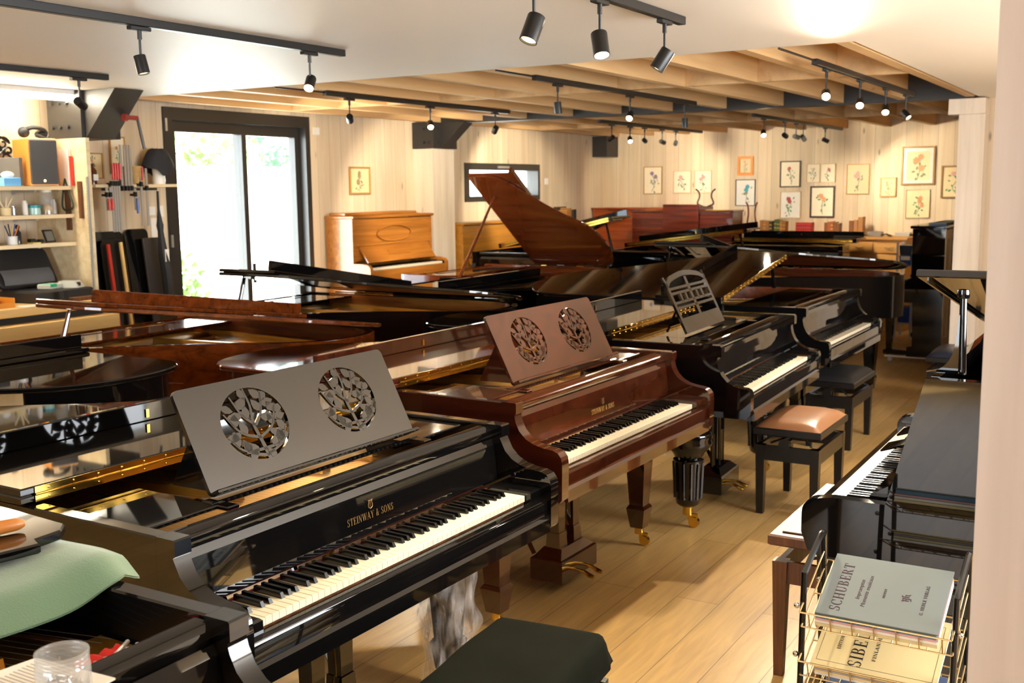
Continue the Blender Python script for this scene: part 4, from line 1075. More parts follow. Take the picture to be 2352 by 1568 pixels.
# ================================================================== BENCHES
def bench(name, label, loc, rz, wd, dp, h, frame, seatm, leg_w=0.05, knobs=True, cush=0.05, rails=True):
    R = thing(name, label, 'piano bench', loc, rz, 'piano benches')
    hw, hd = wd / 2, dp / 2
    for sx in (-1, 1):
        for sy in (-1, 1):
            MB().taper((0, 0, 0), (leg_w * 0.72, leg_w * 0.72), (0, 0, h - 0.13), (leg_w, leg_w)).build('leg', frame, R, (sx * (hw - 0.035), sy * (hd - 0.035), 0))
    mb = MB()
    for sy in (-1, 1): mb.box(-hw + 0.01, hw - 0.01, *sorted((sy * (hd - 0.012), sy * (hd - 0.034))), h - 0.21, h - 0.13)
    for sx in (-1, 1): mb.box(*sorted((sx * (hw - 0.012), sx * (hw - 0.034))), -hd + 0.034, hd - 0.034, h - 0.21, h - 0.13)
    mb.build('apron', frame, R)
    mb = MB().box(-hw, hw, -hd, hd, h - 0.075, h - 0.035, 0.005)
    sf = mb.build('seat_frame', frame, R)
    if knobs:
        mb = MB()
        mb.tube([(-hw * 0.7, -hd * 0.6, h - 0.13), (hw * 0.5, hd * 0.6, h - 0.076)], 0.007, 6).tube([(-hw * 0.7, hd * 0.6, h - 0.13), (hw * 0.5, -hd * 0.6, h - 0.076)], 0.007, 6)
        mb.build('scissor_lift', STEEL, R)
        for sx in (-1, 1):
            MB().tube([(sx * (hw - 0.10), 0, h - 0.105), (sx * (hw + 0.008), 0, h - 0.105)], 0.008, 8).tube([(sx * (hw + 0.008), 0, h - 0.105), (sx * (hw + 0.045), 0, h - 0.105)], [0.026, 0.03], 10).build('knob', frame, R)
    def top(u, v):
        a, c = 2 * u - 1, 2 * v - 1
        e = (1 - abs(a) ** 4) * (1 - abs(c) ** 4)
        return (a * (hw - 0.006), c * (hd - 0.006), h - 0.034 + cush * e ** 0.55)
    MB().grid(top, 24, 16).build('seat', seatm, R)
    return R
BT = bench('piano_bench', 'tan leather topped adjustable bench in front of the barred desk piano', (-1.64, 5.80, 0), H90, 0.56, 0.36, 0.51, BLACK_SATIN, TAN)
BS = bench('piano_bench', 'black adjustable bench in the aisle behind the tan leather one', (-1.85, 7.45, 0), H90, 0.60, 0.33, 0.49, BLACK_SATIN, BLACK_MATT)
bench('piano_bench', 'dark bench with a rounded seat far down the aisle near the end-on upright', (-1.30, 8.75, 0), H90, 0.56, 0.36, 0.50, BLACK_SATIN, plain('blue_black_leather', (34, 42, 58), rough=0.3))
bench('piano_bench', 'orange brown bench mostly hidden behind the open black upright', (-0.92, 5.75, 0), H90, 0.56, 0.34, 0.50, ORANGE, ORANGE)
# wooden bench at the open upright
R = thing('piano_bench', 'old brown wooden bench with a hinged seat at the open black upright', 'piano bench', (-0.96, 4.02, 0), 0, 'piano benches')
for x in (-0.14, 0.14):
    for y in (-0.34, 0.34):
        MB().taper((0, 0, 0), (0.032, 0.032), (0, 0, 0.43), (0.052, 0.052)).build('leg', BROWNW, R, (x, y, 0))
mb = MB()
for x in (-0.155, 0.135): mb.box(x, x + 0.02, -0.32, 0.32, 0.35, 0.43)
for y in (-0.355, 0.335): mb.box(-0.12, 0.12, y, y + 0.02, 0.35, 0.43)
mb.build('apron', BROWNW, R)
mb = MB().box(-0.18, 0.18, -0.38, 0.38, 0.49, 0.53, 0.006); s_ = mb.build('seat', BROWNW, R)
MB().box(-0.14, 0.14, -0.34, 0.34, 0.5305, 0.536, 0.002).build('seat_pad', plain('brown_leather', (92, 62, 40), rough=0.3), s_)
mb = MB()
for y in (-0.2, 0.2): mb.tube([(0.0, y, 0.42), (0.05, y, 0.495)], 0.006, 6).tube([(-0.08, y, 0.40), (0.0, y, 0.42)], 0.006, 6)
mb.build('seat_lift', STEEL, R)
MB().lathe([(0.0, 0), (0.03, 0.002), (0.034, 0.012), (0.02, 0.02)], 14, (0.02, 0.0, 0.43)).build('knob', ORANGE, R)
# velvet bench close to the viewer
R = thing('piano_bench', 'dark olive velvet bench at the bottom edge, in front of the leaf desk piano', 'piano bench', (-1.385, 2.19, 0), math.radians(6), 'piano benches')
def vel(u, v):
    a, c = 2 * u - 1, 2 * v - 1
    r = 0.10
    x = a * 0.185; y = c * 0.40
    ex, ey = max(0, abs(a) - 0.80) / 0.20, max(0, abs(c) - 0.90) / 0.10
    e = min(1, math.sqrt(ex * ex + ey * ey))
    z = 0.53 - 0.085 * (1 - math.sqrt(max(0, 1 - e * e))) + 0.014 * (1 - a * a) * (1 - c * c) - 0.010 * math.exp(-((a * 2) ** 2 + (c * 3) ** 2))
    k = 1 - 0.02 * e
    return (x * k + 0.003 * math.sin(7 * c + 2), y * k, z)
mb = MB().grid(vel, 30, 50)
mb.prism([(x, y) for x, y in rrect(-0.183, 0.183, -0.396, 0.396, 0.03)], 0.425, 0.452, 0.004)
mb.build('seat', VELVET, R)
mb = MB()
for x in (-0.15, 0.15):
    for y in (-0.35, 0.35):
        MB().taper((0, 0, 0), (0.036, 0.036), (0, 0, 0.40), (0.05, 0.05)).build('leg', BLACK_SATIN, R, (x, y, 0))
MB().box(-0.165, 0.165, -0.37, 0.37, 0.34, 0.40, 0.004).build('apron', BLACK_SATIN, R)
MB().tube([(-0.1, 0, 0.401), (0.1, 0.2, 0.424)], 0.008, 6).tube([(-0.1, 0.1, 0.401), (0.1, -0.2, 0.424)], 0.008, 6).build('scissor_lift', STEELROD, R)
MB().tube([(0.165, 0.30, 0.40), (0.215, 0.30, 0.40)], 0.022, 12).build('knob', CHROME, R)

# stretch film round the right front leg of the leaf desk piano
R = thing('stretch_film', 'crinkled clear stretch film wrapped round the front leg of the leaf desk piano', 'plastic film', (0, 0, 0))
lw = P1.matrix_basis @ Vector((0.55, 0.28, 0))
rnd = random.Random(4)
ph = [rnd.uniform(0, 6.28) for _ in range(8)]
def flm(u, v):
    q = 2 * PI * u; z = 0.03 + 0.55 * v
    r = 0.062 + 0.030 * v + 0.010 * math.sin(5 * q + 9 * v + ph[0]) + 0.007 * math.sin(11 * q - 14 * v + ph[1]) + 0.006 * math.sin(23 * v + 3 * q + ph[2])
    c = max(abs(math.cos(q)), abs(math.sin(q)))
    return (lw.x + r * math.cos(q) / c ** 0.5, lw.y + r * math.sin(q) / c ** 0.5, z)
def flm2(u, v):
    p = flm(u, v); k = 1.10 + 0.05 * math.sin(17 * v + ph[3])
    return (lw.x + (p[0] - lw.x) * k, lw.y + (p[1] - lw.y) * k, p[2])
FILM = film('stretch_film')
MB().grid(flm, 60, 36).build('film_layer', FILM, R)
MB().grid(flm2, 60, 36).build('film_layer', FILM, R)

# ================================================================== SHEET MUSIC RACK
RK = thing('sheet_music_rack', 'black wire rack of sheet music at the bottom right beside the wooden post', 'rack', (-0.575, 2.90, 0))
TUBE = plain('black_enamel_tube', (14, 13, 13), rough=0.2)
WIRE = plain('brass_wire', (176, 150, 104), rough=0.3, metal=1.0)
for sx in (-1, 1):
    x = sx * 0.19
    P = [(x, -0.17, 0.0), (x, -0.15, 0.40), (x, -0.135, 0.70), (x, -0.12, 0.735), (x, 0.02, 0.79), (x, 0.045, 0.785), (x, 0.055, 0.755), (x, 0.10, 0.35), (x, 0.13, 0.0)]
    sf = MB().tube(catmull(P, 4), 0.0085, 8).build('side_frame', TUBE, RK)
    mb = MB()
    for z in (0.24, 0.375, 0.51, 0.645):
        for y in (-0.15, 0.07): mb.sphere((x + sx * 0.014, y, z), 0.008, 8, 6)
    mb.build('knob', CHROME, sf)
TILT = math.radians(23)
def tier(z):
    T = MB(); y0, y1 = -0.172, 0.10
    for k in range(9):
        x = -0.17 + 0.34 * k / 8
        T.tube([(x, y0, 0), (x, y1, 0)], 0.0016, 5)
    for y in (y0, -0.04, y1): T.tube([(-0.188, y, 0), (0.188, y, 0)], 0.0022, 6)
    T.tube([(-0.188, y0, 0.05), (0.188, y0, 0.05)], 0.0024, 6)
    for k in range(7):
        x = -0.165 + 0.33 * k / 6; T.tube([(x, y0, 0), (x, y0, 0.05)], 0.0018, 5)
    for x in (-0.188, 0.188): T.tube([(x, y0, 0.05), (x, y1, 0.05)], 0.0024, 6).tube([(x, y0, 0), (x, y1, 0)], 0.0024, 6)
    o = T.build('wire_tray', WIRE, RK, (0, 0, z), (TILT, 0, 0))
    return o
TZ = [0.660, 0.525, 0.39, 0.255]
for z in TZ: tier(z)
def sheet_book(label, ti, h, th, mat, wx=0.305, wy=0.235, dx=0.0, dy=0.0, rot=0.0, curl=0.0, name='sheet_music_book'):
    """a soft music book lying on tier ti, h above the wires, its spine to the front"""
    R = thing(name, label, 'sheet music', RK.location + Vector((dx, 0, TZ[ti])), 0, 'sheet music on the wire rack')
    R.rotation_euler = (TILT, 0, rot)
    yf = -0.162 + dy
    def f(z):
        return lambda u, v: (-wx / 2 + wx * u, yf + wy * v, h + z + curl * (max(0, v - 0.55) ** 2) * 0.6 * (1 - 0.9 * u))
    mb = MB(); nu, nv = 8, 10
    mb.grid(f(th), nu, nv); mb.grid(f(0), nu, nv)
    m_ = len(mb.v) // 2; ring = [i for i in range(nu + 1)] + [(j + 1) * (nu + 1) - 1 for j in range(1, nv + 1)] + [nv * (nu + 1) + i for i in range(nu - 1, -1, -1)] + [j * (nu + 1) for j in range(nv - 1, 0, -1)]
    for i in range(len(ring)):
        a, c = ring[i], ring[(i + 1) % len(ring)]
        mb.f.append((a, c, m_ + c, m_ + a)); mb.sm.append(False)
    o = mb.build('cover', mat, R)
    return R, o, yf, h + th, wx, wy
CG = plain('grey_green_cover', (116, 124, 122), rough=0.6)
CB = plain('blue_cover', (88, 126, 152), rough=0.6)
CP = plain('pink_cover', (214, 168, 172), rough=0.6)
def cover_text(me, mat, parent, fx, fy, wx, wy, yf, z, name='lettering'):
    """lettering reads from the front edge to the back; its top points left. fx, fy: place on the cover"""
    return obj_from(me, name, mat, parent, (-wx / 2 + wx * fx, yf + wy * fy, z), (0, 0, PI / 2))
# the pile under the top book, bottom up
h = 0.004
for lab, th, mat in (('lowest cream book of the pile on the top tray of the wire rack', 0.010, CREAM), ('second cream book from below on the top tray of the rack', 0.008, WHITEP),
                     ('pink covered music book under the blue one on the rack', 0.006, CP)):
    sheet_book(lab, 0, h, th, mat, rot=random.uniform(-.012, .012)); h += th + 0.0016
R_, o_, yf, z_, wx, wy = sheet_book('blue music book of sonatas just under the grey green top book', 0, h, 0.013, CB, wx=0.30)
tm = serif('MOZART', 0.075, 0.008).mesh('lettering', PLUM)
obj_from(tm, 'spine_lettering', PLUM, R_, (-0.035, yf - 0.0004, h + 0.0025), (PI / 2, 0, 0))
tm = small_text('\u00b7 Klaviersonaten I', 0.0125, 0.3)
obj_from(tm, 'spine_lettering', PLUM, R_, (0.055, yf - 0.0004, h + 0.0035), (PI / 2, 0, 0))
h += 0.0146
R_, o_, yf, z_, wx, wy = sheet_book('grey green music book lying on top of the wire rack, titled in plum capitals', 0, h, 0.004, CG, wx=0.305, wy=0.238, dx=0.002, rot=0.0, curl=0.0)
z_ += 0.0002
cover_text(serif('SCHUBERT', 0.185, 0.027).mesh('lettering', PLUM), PLUM, R_, 0.19, 0.47, wx, wy, yf, z_, 'title_lettering')
cover_text(small_text('Impromptus', 0.0155, 0.25), PLUM, R_, 0.315, 0.47, wx, wy, yf, z_)
cover_text(small_text('Moments musicaux', 0.0155, 0.25), PLUM, R_, 0.375, 0.46, wx, wy, yf, z_)
cover_text(serif('URTEXT', 0.036, 0.0058).mesh('lettering', PLUM), PLUM, R_, 0.515, 0.47, wx, wy, yf, z_)
lg = MB()
for x0_, x1_, y0_, y1_ in ((-.012, -.009, 0, .016), (-.012, -.002, .014, .017), (-.012, -.003, .006, .009), (-.005, -.002, -.006, .016), (-.011, -.002, -.006, -.003), (.001, .004, 0, .02), (.001, .011, .009, .012), (.008, .011, 0, .012), (.004, .008, .017, .020), (-.014, -.012, .012, .019), (.011, .014, -.002, .002)):
    lg.prism([(x0_, y0_), (x1_, y0_ + .001), (x1_, y1_), (x0_, y1_ - .001)], 0, 0.0004)
cover_text(lg.mesh('lettering', PLUM), PLUM, R_, 0.71, 0.46, wx, wy, yf, z_, 'publisher_emblem')
cover_text(serif('G. HENLE VERLAG', 0.11, 0.0085).mesh('lettering', PLUM), PLUM, R_, 0.845, 0.47, wx, wy, yf, z_)
# second tray
h = 0.004
for k, (lab, th, mat) in enumerate((('lowest white book on the second tray of the rack', 0.008, WHITEP), ('worn cream book on the second tray of the rack', 0.007, CREAM), ('grey book in the pile on the second tray of the rack', 0.005, plain('grey_cover', (160, 158, 160), rough=0.6)), ('thin buff book under the old cream score on the second tray', 0.005, plain('buff_cover', (214, 190, 132), rough=0.7)))):
    sheet_book(lab, 1, h, th, mat, wx=0.30, rot=random.uniform(-.012, .012)); h += th + 0.0016
BUFF = plain('old_cream_cover', (222, 204, 152), rough=0.7)
R_, o_, yf, z_, wx, wy = sheet_book('old cream score with bold black title on the second tray of the rack', 1, h, 0.004, BUFF, wx=0.315, wy=0.24, dx=-0.004)
z_ += 0.0002
cover_text(serif('SIBELIUS', 0.20, 0.034).mesh('lettering', INK), INK, R_, 0.40, 0.50, wx, wy, yf, z_, 'title_lettering')
cover_text(serif('FINLANDIA', 0.10, 0.009).mesh('lettering', INK), INK, R_, 0.50, 0.42, wx, wy, yf, z_)
cover_text(serif('EDITION', 0.05, 0.009).mesh('lettering', INK), INK, R_, 0.20, 0.40, wx, wy, yf, z_)
fr = MB()
for x0_, x1_, y0_, y1_ in ((-.10, .10, -.146, -.1452), (-.10, .10, .1452, .146), (-.10, -.0992, -.146, .146), (.0992, .10, -.146, .146)): fr.box(x0_, x1_, y0_, y1_, 0, 0.0003)
cover_text(fr.mesh('border', INK), INK, R_, 0.5, 0.5, wx, wy, yf, z_, 'border_line')
# third tray
h = 0.004
for lab, th, mat in (('white book on the third tray of the rack', 0.01, WHITEP), ('dark blue covered book on top of the third tray of the rack', 0.006, plain('navy_cover', (64, 84, 120), rough=0.6))):
    sheet_book(lab, 2, h, th, mat, wx=0.30); h += th + 0.0008
# ================================================================== FRONT LEFT PIANO: blanket, board, jar, tools
def blanket(u, v):
    x = -2.75 + 0.95 * u; y = 0.05 + 1.47 * v
    z = 0.988 + 0.006 * (1 + math.sin(9 * v + 3 * u))
    e = max(0, x + 1.97)                # hangs over the folded edge of the lid towards the keys
    z -= 0.06 * e + 0.5 * max(0, e - 0.10) + 0.010 * math.sin(10 * v) * min(1, e * 5)
    s = max(0, y - 1.45)                # and over the treble edge
    z -= 0.35 * s
    z += 0.028 * math.exp(-((v - 0.93) / 0.05) ** 2) * max(0, u - 0.72) * 3 + 0.012 * math.sin(12 * u + 5 * v) * max(0, u - 0.5)
    x -= 0.10 * max(0, v - 0.93) / 0.07 * max(0, u - 0.8) / 0.2 * 0.6
    return (x, y, z + 0.004)
mb = MB().grid(blanket, 50, 60); mb.grid(lambda u, v: (lambda p: (p[0], p[1], p[2] - 0.004))(blanket(u, v)), 50, 60)
bl = mb.build('fleece_blanket', GREENF)
tag(bl, 'sage green fleece blanket draped over the closed lid at bottom left', 'blanket')
R = thing('music_desk_board', 'loose black polished desk board lying on the green blanket', 'board', (0, 0, 0))
pts = [(-1.985, 1.27), (-1.965, 1.36), (-2.0, 1.375), (-2.005, 1.44), (-2.04, 1.475), (-2.34, 1.495), (-2.38, 0.75), (-2.0, 0.75)]
MB().prism(pts, 1.010, 1.032, 0.004).build('board_panel', BLACK, R)
R = thing('desk_panel', 'black upright panel with a rounded top corner at the left edge above the blanket', 'panel', (0, 0, 0))
MB().box(-2.285, -2.26, 0.8, 1.452, 1.033, 1.222, 0.003).build('panel', BLACK, R)
MB().tube([(-2.272, 1.462, 1.226), (-2.272, 0.78, 1.226)], 0.014, 10).build('top_bead', BLACK, R)
R = thing('tuning_lever', 'tool with a wooden handle lying on the black board on the blanket', 'tool', (0, 0, 0))
MB().tube(catmull([(-2.075, 1.40, 1.048), (-2.085, 1.36, 1.049), (-2.11, 1.29, 1.048), (-2.13, 1.22, 1.046)], 4), [0.008, 0.012, 0.0140, 0.0145, 0.015, 0.0155, 0.0155, 0.015, 0.0145, 0.014, 0.0135, 0.012, 0.011], 12).build('handle', plain('beech_handle', (196, 122, 54), rough=0.35), R)
MB().tube([(-2.13, 1.22, 1.046), (-2.18, 1.05, 1.042)], 0.006, 8).build('shank', STEELROD, R)
mb = MB().box(-1.705, -1.69, 0.10, 1.335, 0.868, 0.925, 0.003).box(-1.69, -1.53, 1.32, 1.335, 0.868, 0.925, 0.003)
mb.build('plate_flange', GOLD, P0)
# paper and jar on the front rail
pp = MB().add([(-1.66, 0.86, 0.9555), (-1.42, 0.88, 0.9555), (-1.44, 1.115, 0.9565), (-1.625, 1.10, 0.9565)], [(0, 1, 2, 3)]).add([(-1.66, 0.86, 0.9585), (-1.42, 0.88, 0.9585), (-1.44, 1.115, 0.9595), (-1.625, 1.10, 0.9595)], [(3, 2, 1, 0)])
for a, c in ((0, 1), (1, 2), (2, 3), (3, 0)): pp.f.append((a, c, 4 + c, 4 + a)); pp.sm.append(False)
PL = thing('paper_sheet', 'white paper under the glass jar on the black piano at bottom left', 'paper', (0, 0, 0))
pp.build('sheet', WHITEP, PL)
mb = MB()
rnd = random.Random(2)
for k in range(26):
    y = 0.90 + k * 0.0085
    mb.box(-1.61 + rnd.uniform(0, .004), -1.52, y, y + 0.0016, 0.9597, 0.9600)
mb.build('printed_lines', plain('grey_print', (150, 146, 140), rough=0.8), PL)
J = thing('glass_jar', 'open clear glass jar of small hardware on the bottom left black piano', 'jar', (-1.462, 1.035, 0.9601))
prof = [(0.0, 0.002), (0.038, 0.002), (0.042, 0.008), (0.042, 0.058), (0.040, 0.064), (0.041, 0.066), (0.041, 0.070), (0.0395, 0.072), (0.041, 0.075), (0.041, 0.079), (0.0395, 0.081), (0.0415, 0.084), (0.0415, 0.088), (0.038, 0.088), (0.038, 0.066), (0.039, 0.058), (0.039, 0.006), (0.0, 0.006)]
J.scale = (1, 1, 0.82)
MB().lathe(prof, 32, cap=False).build('jar_body', JARG, J)
mb = MB()
for k in range(60):
    a, r = rnd.uniform(0, 6.28), 0.034 * rnd.random() ** 0.5
    c = Vector((r * math.cos(a), r * math.sin(a), 0.010 + rnd.uniform(0, 0.014))); d = Vector((rnd.uniform(-1, 1), rnd.uniform(-1, 1), rnd.uniform(-.4, .4))).normalized() * 0.006
    mb.tube([c - d, c + d], 0.0024, 6)
o = mb.build('screws', CHROME, J); o['kind'] = 'stuff'
# steel punch on the red felt, felt strip between the tuning pins
R = thing('steel_punch', 'knurled steel rod lying on red felt inside the bottom left piano', 'tool', (0, 0, 0))
MB().tube([(-1.60, 1.222, 0.903), (-1.655, 1.315, 0.901)], 0.0045, 8).build('rod', STEELROD, R)
tag(MB().grid(lambda u, v: (-1.683 + 0.05 * u, 0.98 + 0.33 * v, 0.890 + 0.004 * math.sin(70 * v)), 6, 40).build('felt_strip', RED), 'red ribbed felt strip among the tuning pins of the bottom left piano', 'felt')
tag(MB().grid(lambda u, v: (-5.95 + 0.62 * u, 9.68 + 0.16 * v, 0.840 + 0.018 * (1 - (2 * u - 1) ** 2)), 12, 4).build('felt_cloth', plain('green_felt', (66, 122, 84), rough=0.9)), 'green cloth lying on the keys of the black piano behind the raised red brown lid', 'cloth')
# ================================================================== WORKSHOP CORNER
def solo(mb, name, mat, label, cat, group=None, loc=None, rot=None):
    return tag(mb.build(name, mat, None, loc, rot), label, cat, group)
PANY = 4.90
struct(MB().box(XL, -6.27, PANY, PANY + 0.03, 0, 2.12), 'wall_workshop_end', PINE)
def shelf(z, label, y0=2.6):
    R = thing('wall_shelf', label, 'shelf', (0, 0, 0), 0, 'workshop shelves')
    MB().box(XL + 0.001, -6.43, y0, PANY - 0.001, z - 0.025, z).build('board', PINE, R)
    for y in (4.25, 4.72):
        MB().box(XL + 0.002, -6.6, y, y + 0.02, z - 0.04, z - 0.0255).box(XL + 0.002, XL + 0.02, y, y + 0.02, z - 0.055, z - 0.04).build('bracket', STEELROD, R)
shelf(1.80, 'top pine shelf of the workshop corner, carrying the loudspeaker')
shelf(1.61, 'middle pine shelf of the workshop corner, with jars on it')
shelf(1.42, 'lowest pine shelf of the workshop corner, with the small picture frame')
mb = MB()       # perforated rail on the front edge of the end panel
mb.box(-6.275, -6.262, PANY - 0.012, PANY - 0.001, 0.9, 1.86)
for k in range(46): mb.box(-6.285, -6.275, PANY - 0.010, PANY - 0.002, 0.92 + 0.02 * k, 0.928 + 0.02 * k)
solo(mb, 'toothed_rail', STEELROD, 'toothed metal strip on the edge of the workshop end panel', 'strip')
# loudspeaker
R = thing('loudspeaker', 'wooden box loudspeaker with dark grey grille on the top workshop shelf', 'loudspeaker', (-6.60, 4.74, 1.801), math.radians(-14))
MB().box(-0.13, 0.13, -0.09, 0.10, 0, 0.315, 0.004).build('cabinet', plain('speaker_beech', (210, 142, 62), rough=0.4), R)
MB().box(0.131, 0.148, -0.082, 0.094, 0.012, 0.305, 0.006).build('grille', plain('speaker_cloth', (62, 62, 64), rough=0.9), R)
MB().tube([(0.148, 0.0, 0.035), (0.152, 0.0, 0.035)], 0.008, 10).build('badge', BRASS, R)
R = thing('ear_defenders', 'black headset lying on top of the loudspeaker', 'headset', (-6.60, 4.74, 2.1195), 0.3)
MB().sphere((0, -0.09, 0.038), 0.045, 14, 8, (0.7, 1, 0.8)).build('ear_cup', BLACK_MATT, R); MB().sphere((0.02, 0.06, 0.03), 0.04, 14, 8, (0.9, 1.3, 0.7)).build('ear_cup', BLACK_MATT, R)
MB().tube(catmull([(0, -0.1, 0.05), (0.04, -0.04, 0.07), (0.05, 0.04, 0.06), (0.03, 0.1, 0.04)], 5), 0.014, 8).tube(catmull([(0.06, -0.05, 0.02), (0.10, 0.02, -0.005), (0.07, 0.08, 0.01)], 5), 0.012, 8).build('band', BLACK_MATT, R)
# scroll work (a pierced black panel) standing on edge
R = thing('fretwork_panel', 'pierced black scrollwork panel leaning on the wall above the top shelf', 'panel', (-6.80, 4.60, 1.97))
rnd = random.Random(11); mb = MB()
def spiral(c, r, a0, turns, w=0.006, n=18):
    return [(0, c[0] + r * (1 - 0.8 * i / n) * math.cos(a0 + turns * 2 * PI * i / n), c[1] + r * (1 - 0.8 * i / n) * math.sin(a0 + turns * 2 * PI * i / n)) for i in range(n + 1)]
for c, r, a0, tn in (((0.05, 0.12), 0.05, 0.0, 1.3), ((-0.05, 0.14), 0.05, 2.0, -1.2), ((0.02, 0.05), 0.045, 3.0, 1.2), ((-0.08, 0.06), 0.05, 1.0, 1.3), ((-0.14, 0.13), 0.05, 0.5, -1.2), ((-0.18, 0.05), 0.05, 2.5, 1.2), ((0.09, 0.07), 0.035, 4, -1.1)):
    mb.tube(spiral(c, r, a0, tn), 0.0075, 6)
for p in (((-0.2, 0.17), (-0.1, 0.10), (0.0, 0.17), (0.09, 0.13)), ((-0.2, 0.09), (-0.1, 0.02), (0.0, 0.09), (0.13, 0.01)), ((-0.2, 0.02), (-0.12, 0.09), (-0.03, 0.02), (0.07, 0.10))):
    mb.tube(catmull([(0, a, c) for a, c in p], 6), 0.0075, 6)
mb.box(-0.01, 0.01, -0.25, 0.14, -0.02, 0.0)
mb.build('fretwork', BLACK_SATIN, R)
solo(MB().box(-0.02, 0.02, -0.09, 0.09, 0, 0.145, 0.002), 'card_box', CREAM, 'cream carton behind the scrollwork panel on the top workshop shelf', 'box', None, (-6.70, 4.42, 1.801))
solo(MB().box(-0.09, 0.09, -0.015, 0.015, 0, 0.19, 0.004), 'ring_binder', plain('grey_binder', (86, 86, 88), rough=0.5), 'grey ring binder leaning left of the loudspeaker', 'binder', None, (-6.62, 4.565, 1.801), (0, 0, 0.25))
solo(MB().box(-0.05, 0.05, -0.06, 0.06, 0, 0.055, 0.003), 'tissue_box', plain('light_blue_box', (96, 164, 222), rough=0.5), 'light blue tissue box at the front of the top shelf', 'box', None, (-6.50, 4.46, 1.801))
solo(MB().sphere((0, 0, 0.02), 0.035, 10, 6, (1, 1.3, 0.7)), 'tissue', WHITEP, 'white tissue poking out of the light blue box', 'tissue', None, (-6.50, 4.46, 1.853))
solo(MB().box(-0.05, 0.05, -0.012, 0.012, 0, 0.25), 'white_folder', WHITEP, 'white folder between the loudspeaker and the end panel', 'folder', None, (-6.475, 4.884, 1.801))
solo(MB().box(-0.008, 0.008, -0.008, 0.008, 0, 0.20), 'red_notebook', REDP, 'thin red notebook beside the white folder on the top shelf', 'notebook', None, (-6.412, 4.886, 1.801))
# middle shelf
R = thing('storage_jar', 'tall clear jar half full of wooden dowels on the middle shelf', 'jar', (-6.56, 4.78, 1.6105))
MB().lathe([(0.0, 0.0), (0.045, 0.0), (0.045, 0.12), (0.034, 0.14), (0.034, 0.15)], 18, cap=False).build('jar_body', JARG, R)
MB().lathe([(0.036, 0.15), (0.036, 0.165), (0.0, 0.166)], 16).build('lid', plain('clear_cap', (224, 216, 190), rough=0.3), R)
o = MB().sphere((0, 0, 0.035), 0.04, 12, 8, (1, 1, 0.85)).build('dowels', plain('dowel_wood', (228, 190, 132), rough=0.7, noise=0.3, nscale=60), R)
R = thing('storage_jar', 'squat jar with a turquoise lid on the middle shelf', 'jar', (-6.54, 4.665, 1.6105))
MB().lathe([(0.0, 0.0), (0.042, 0.0), (0.042, 0.045), (0.0, 0.046)], 18).build('jar_body', plain('pale_turquoise', (170, 208, 204), rough=0.2), R)
MB().lathe([(0.045, 0.0455), (0.045, 0.065), (0.0, 0.067)], 18).build('lid', plain('turquoise_lid', (40, 140, 150), rough=0.4), R)
for lab, x, y, r, hh, mt in (('slim white bottle left of the turquoise lidded jar', -6.52, 4.585, 0.018, 0.095, WHITE), ('small metal tin left of the slim white bottle', -6.6, 4.55, 0.022, 0.06, STEELROD),
                             ('small white tub near the left end of the middle shelf', -6.52, 4.33, 0.03, 0.045, WHITE), ('white plastic beaker right of the dowel jar', -6.6, 4.86, 0.022, 0.10, WHITE)):
    solo(MB().lathe([(0.0, 0.0), (r, 0.0), (r, hh * 0.8), (r * 0.7, hh * 0.88), (r * 0.7, hh), (0, hh)], 14), 'bottle', mt, lab, 'bottle', 'small containers on the middle shelf', (x, y, 1.6105))
R = thing('brush_pot', 'cream pot of brushes on the middle shelf', 'pot', (-6.52, 4.44, 1.6105))
MB().lathe([(0.0, 0), (0.034, 0), (0.036, 0.05), (0.0, 0.05)], 16).build('pot', CREAM, R)
for a, l in ((-0.3, 0.11), (0.1, 0.12), (0.35, 0.115)): MB().tube([(0, a * 0.04, 0.051), (0, a * 0.16, l)], 0.006, 6).build('brush', PINE, R)
# lowest shelf
R = thing('small_frame', 'small dark picture frame leaning on the lowest workshop shelf', 'picture frame', (-6.55, 4.79, 1.4205), math.radians(12))
MB().add([(0, -0.045, 0), (0, 0.045, 0), (-0.03, 0.045, 0.085), (-0.03, -0.045, 0.085), (-0.01, -0.045, 0), (-0.01, 0.045, 0), (-0.04, 0.045, 0.085), (-0.04, -0.045, 0.085)], [(0, 1, 2, 3), (7, 6, 5, 4), (0, 4, 5, 1), (1, 5, 6, 2), (2, 6, 7, 3), (3, 7, 4, 0)]).build('frame', BLACK_MATT, R)
MB().add([(-0.003 + 0.001, -0.036, 0.009), (-0.003 + 0.001, 0.036, 0.009), (-0.026 + 0.001, 0.036, 0.075), (-0.026 + 0.001, -0.036, 0.075)], [(0, 1, 2, 3)]).build('picture', plain('grey_photo', (120, 116, 104), rough=0.3), R)
R = thing('pencil_cup', 'glass of pencils and brushes on the lowest workshop shelf', 'cup', (-6.5, 4.46, 1.4205))
MB().lathe([(0.0, 0), (0.032, 0), (0.034, 0.055), (0.0, 0.055)], 14).build('cup', plain('frosted_cup', (224, 224, 220), rough=0.3), R)
for i, c in enumerate(((36, 40, 80), (40, 40, 42), (224, 170, 40), (60, 80, 150), (210, 120, 50))):
    MB().tube([(0, -0.02 + i * 0.01, 0.0555), (0.005, -0.05 + i * 0.025, 0.125 + 0.01 * (i % 2))], 0.0045, 6).build('pencil', plain('pencil_%d' % i, c, rough=0.5), R)
R = thing('dark_bottle', 'dark bottle with a round black stopper on the lowest shelf', 'bottle', (-6.56, 4.545, 1.4205))
MB().lathe([(0.0, 0), (0.022, 0), (0.022, 0.075), (0.010, 0.09), (0.010, 0.10), (0, 0.10)], 14).build('body', plain('dark_glass', (44, 40, 40), rough=0.15), R)
MB().sphere((0, 0, 0.112), 0.016, 10, 8).build('stopper', BLACK_MATT, R)
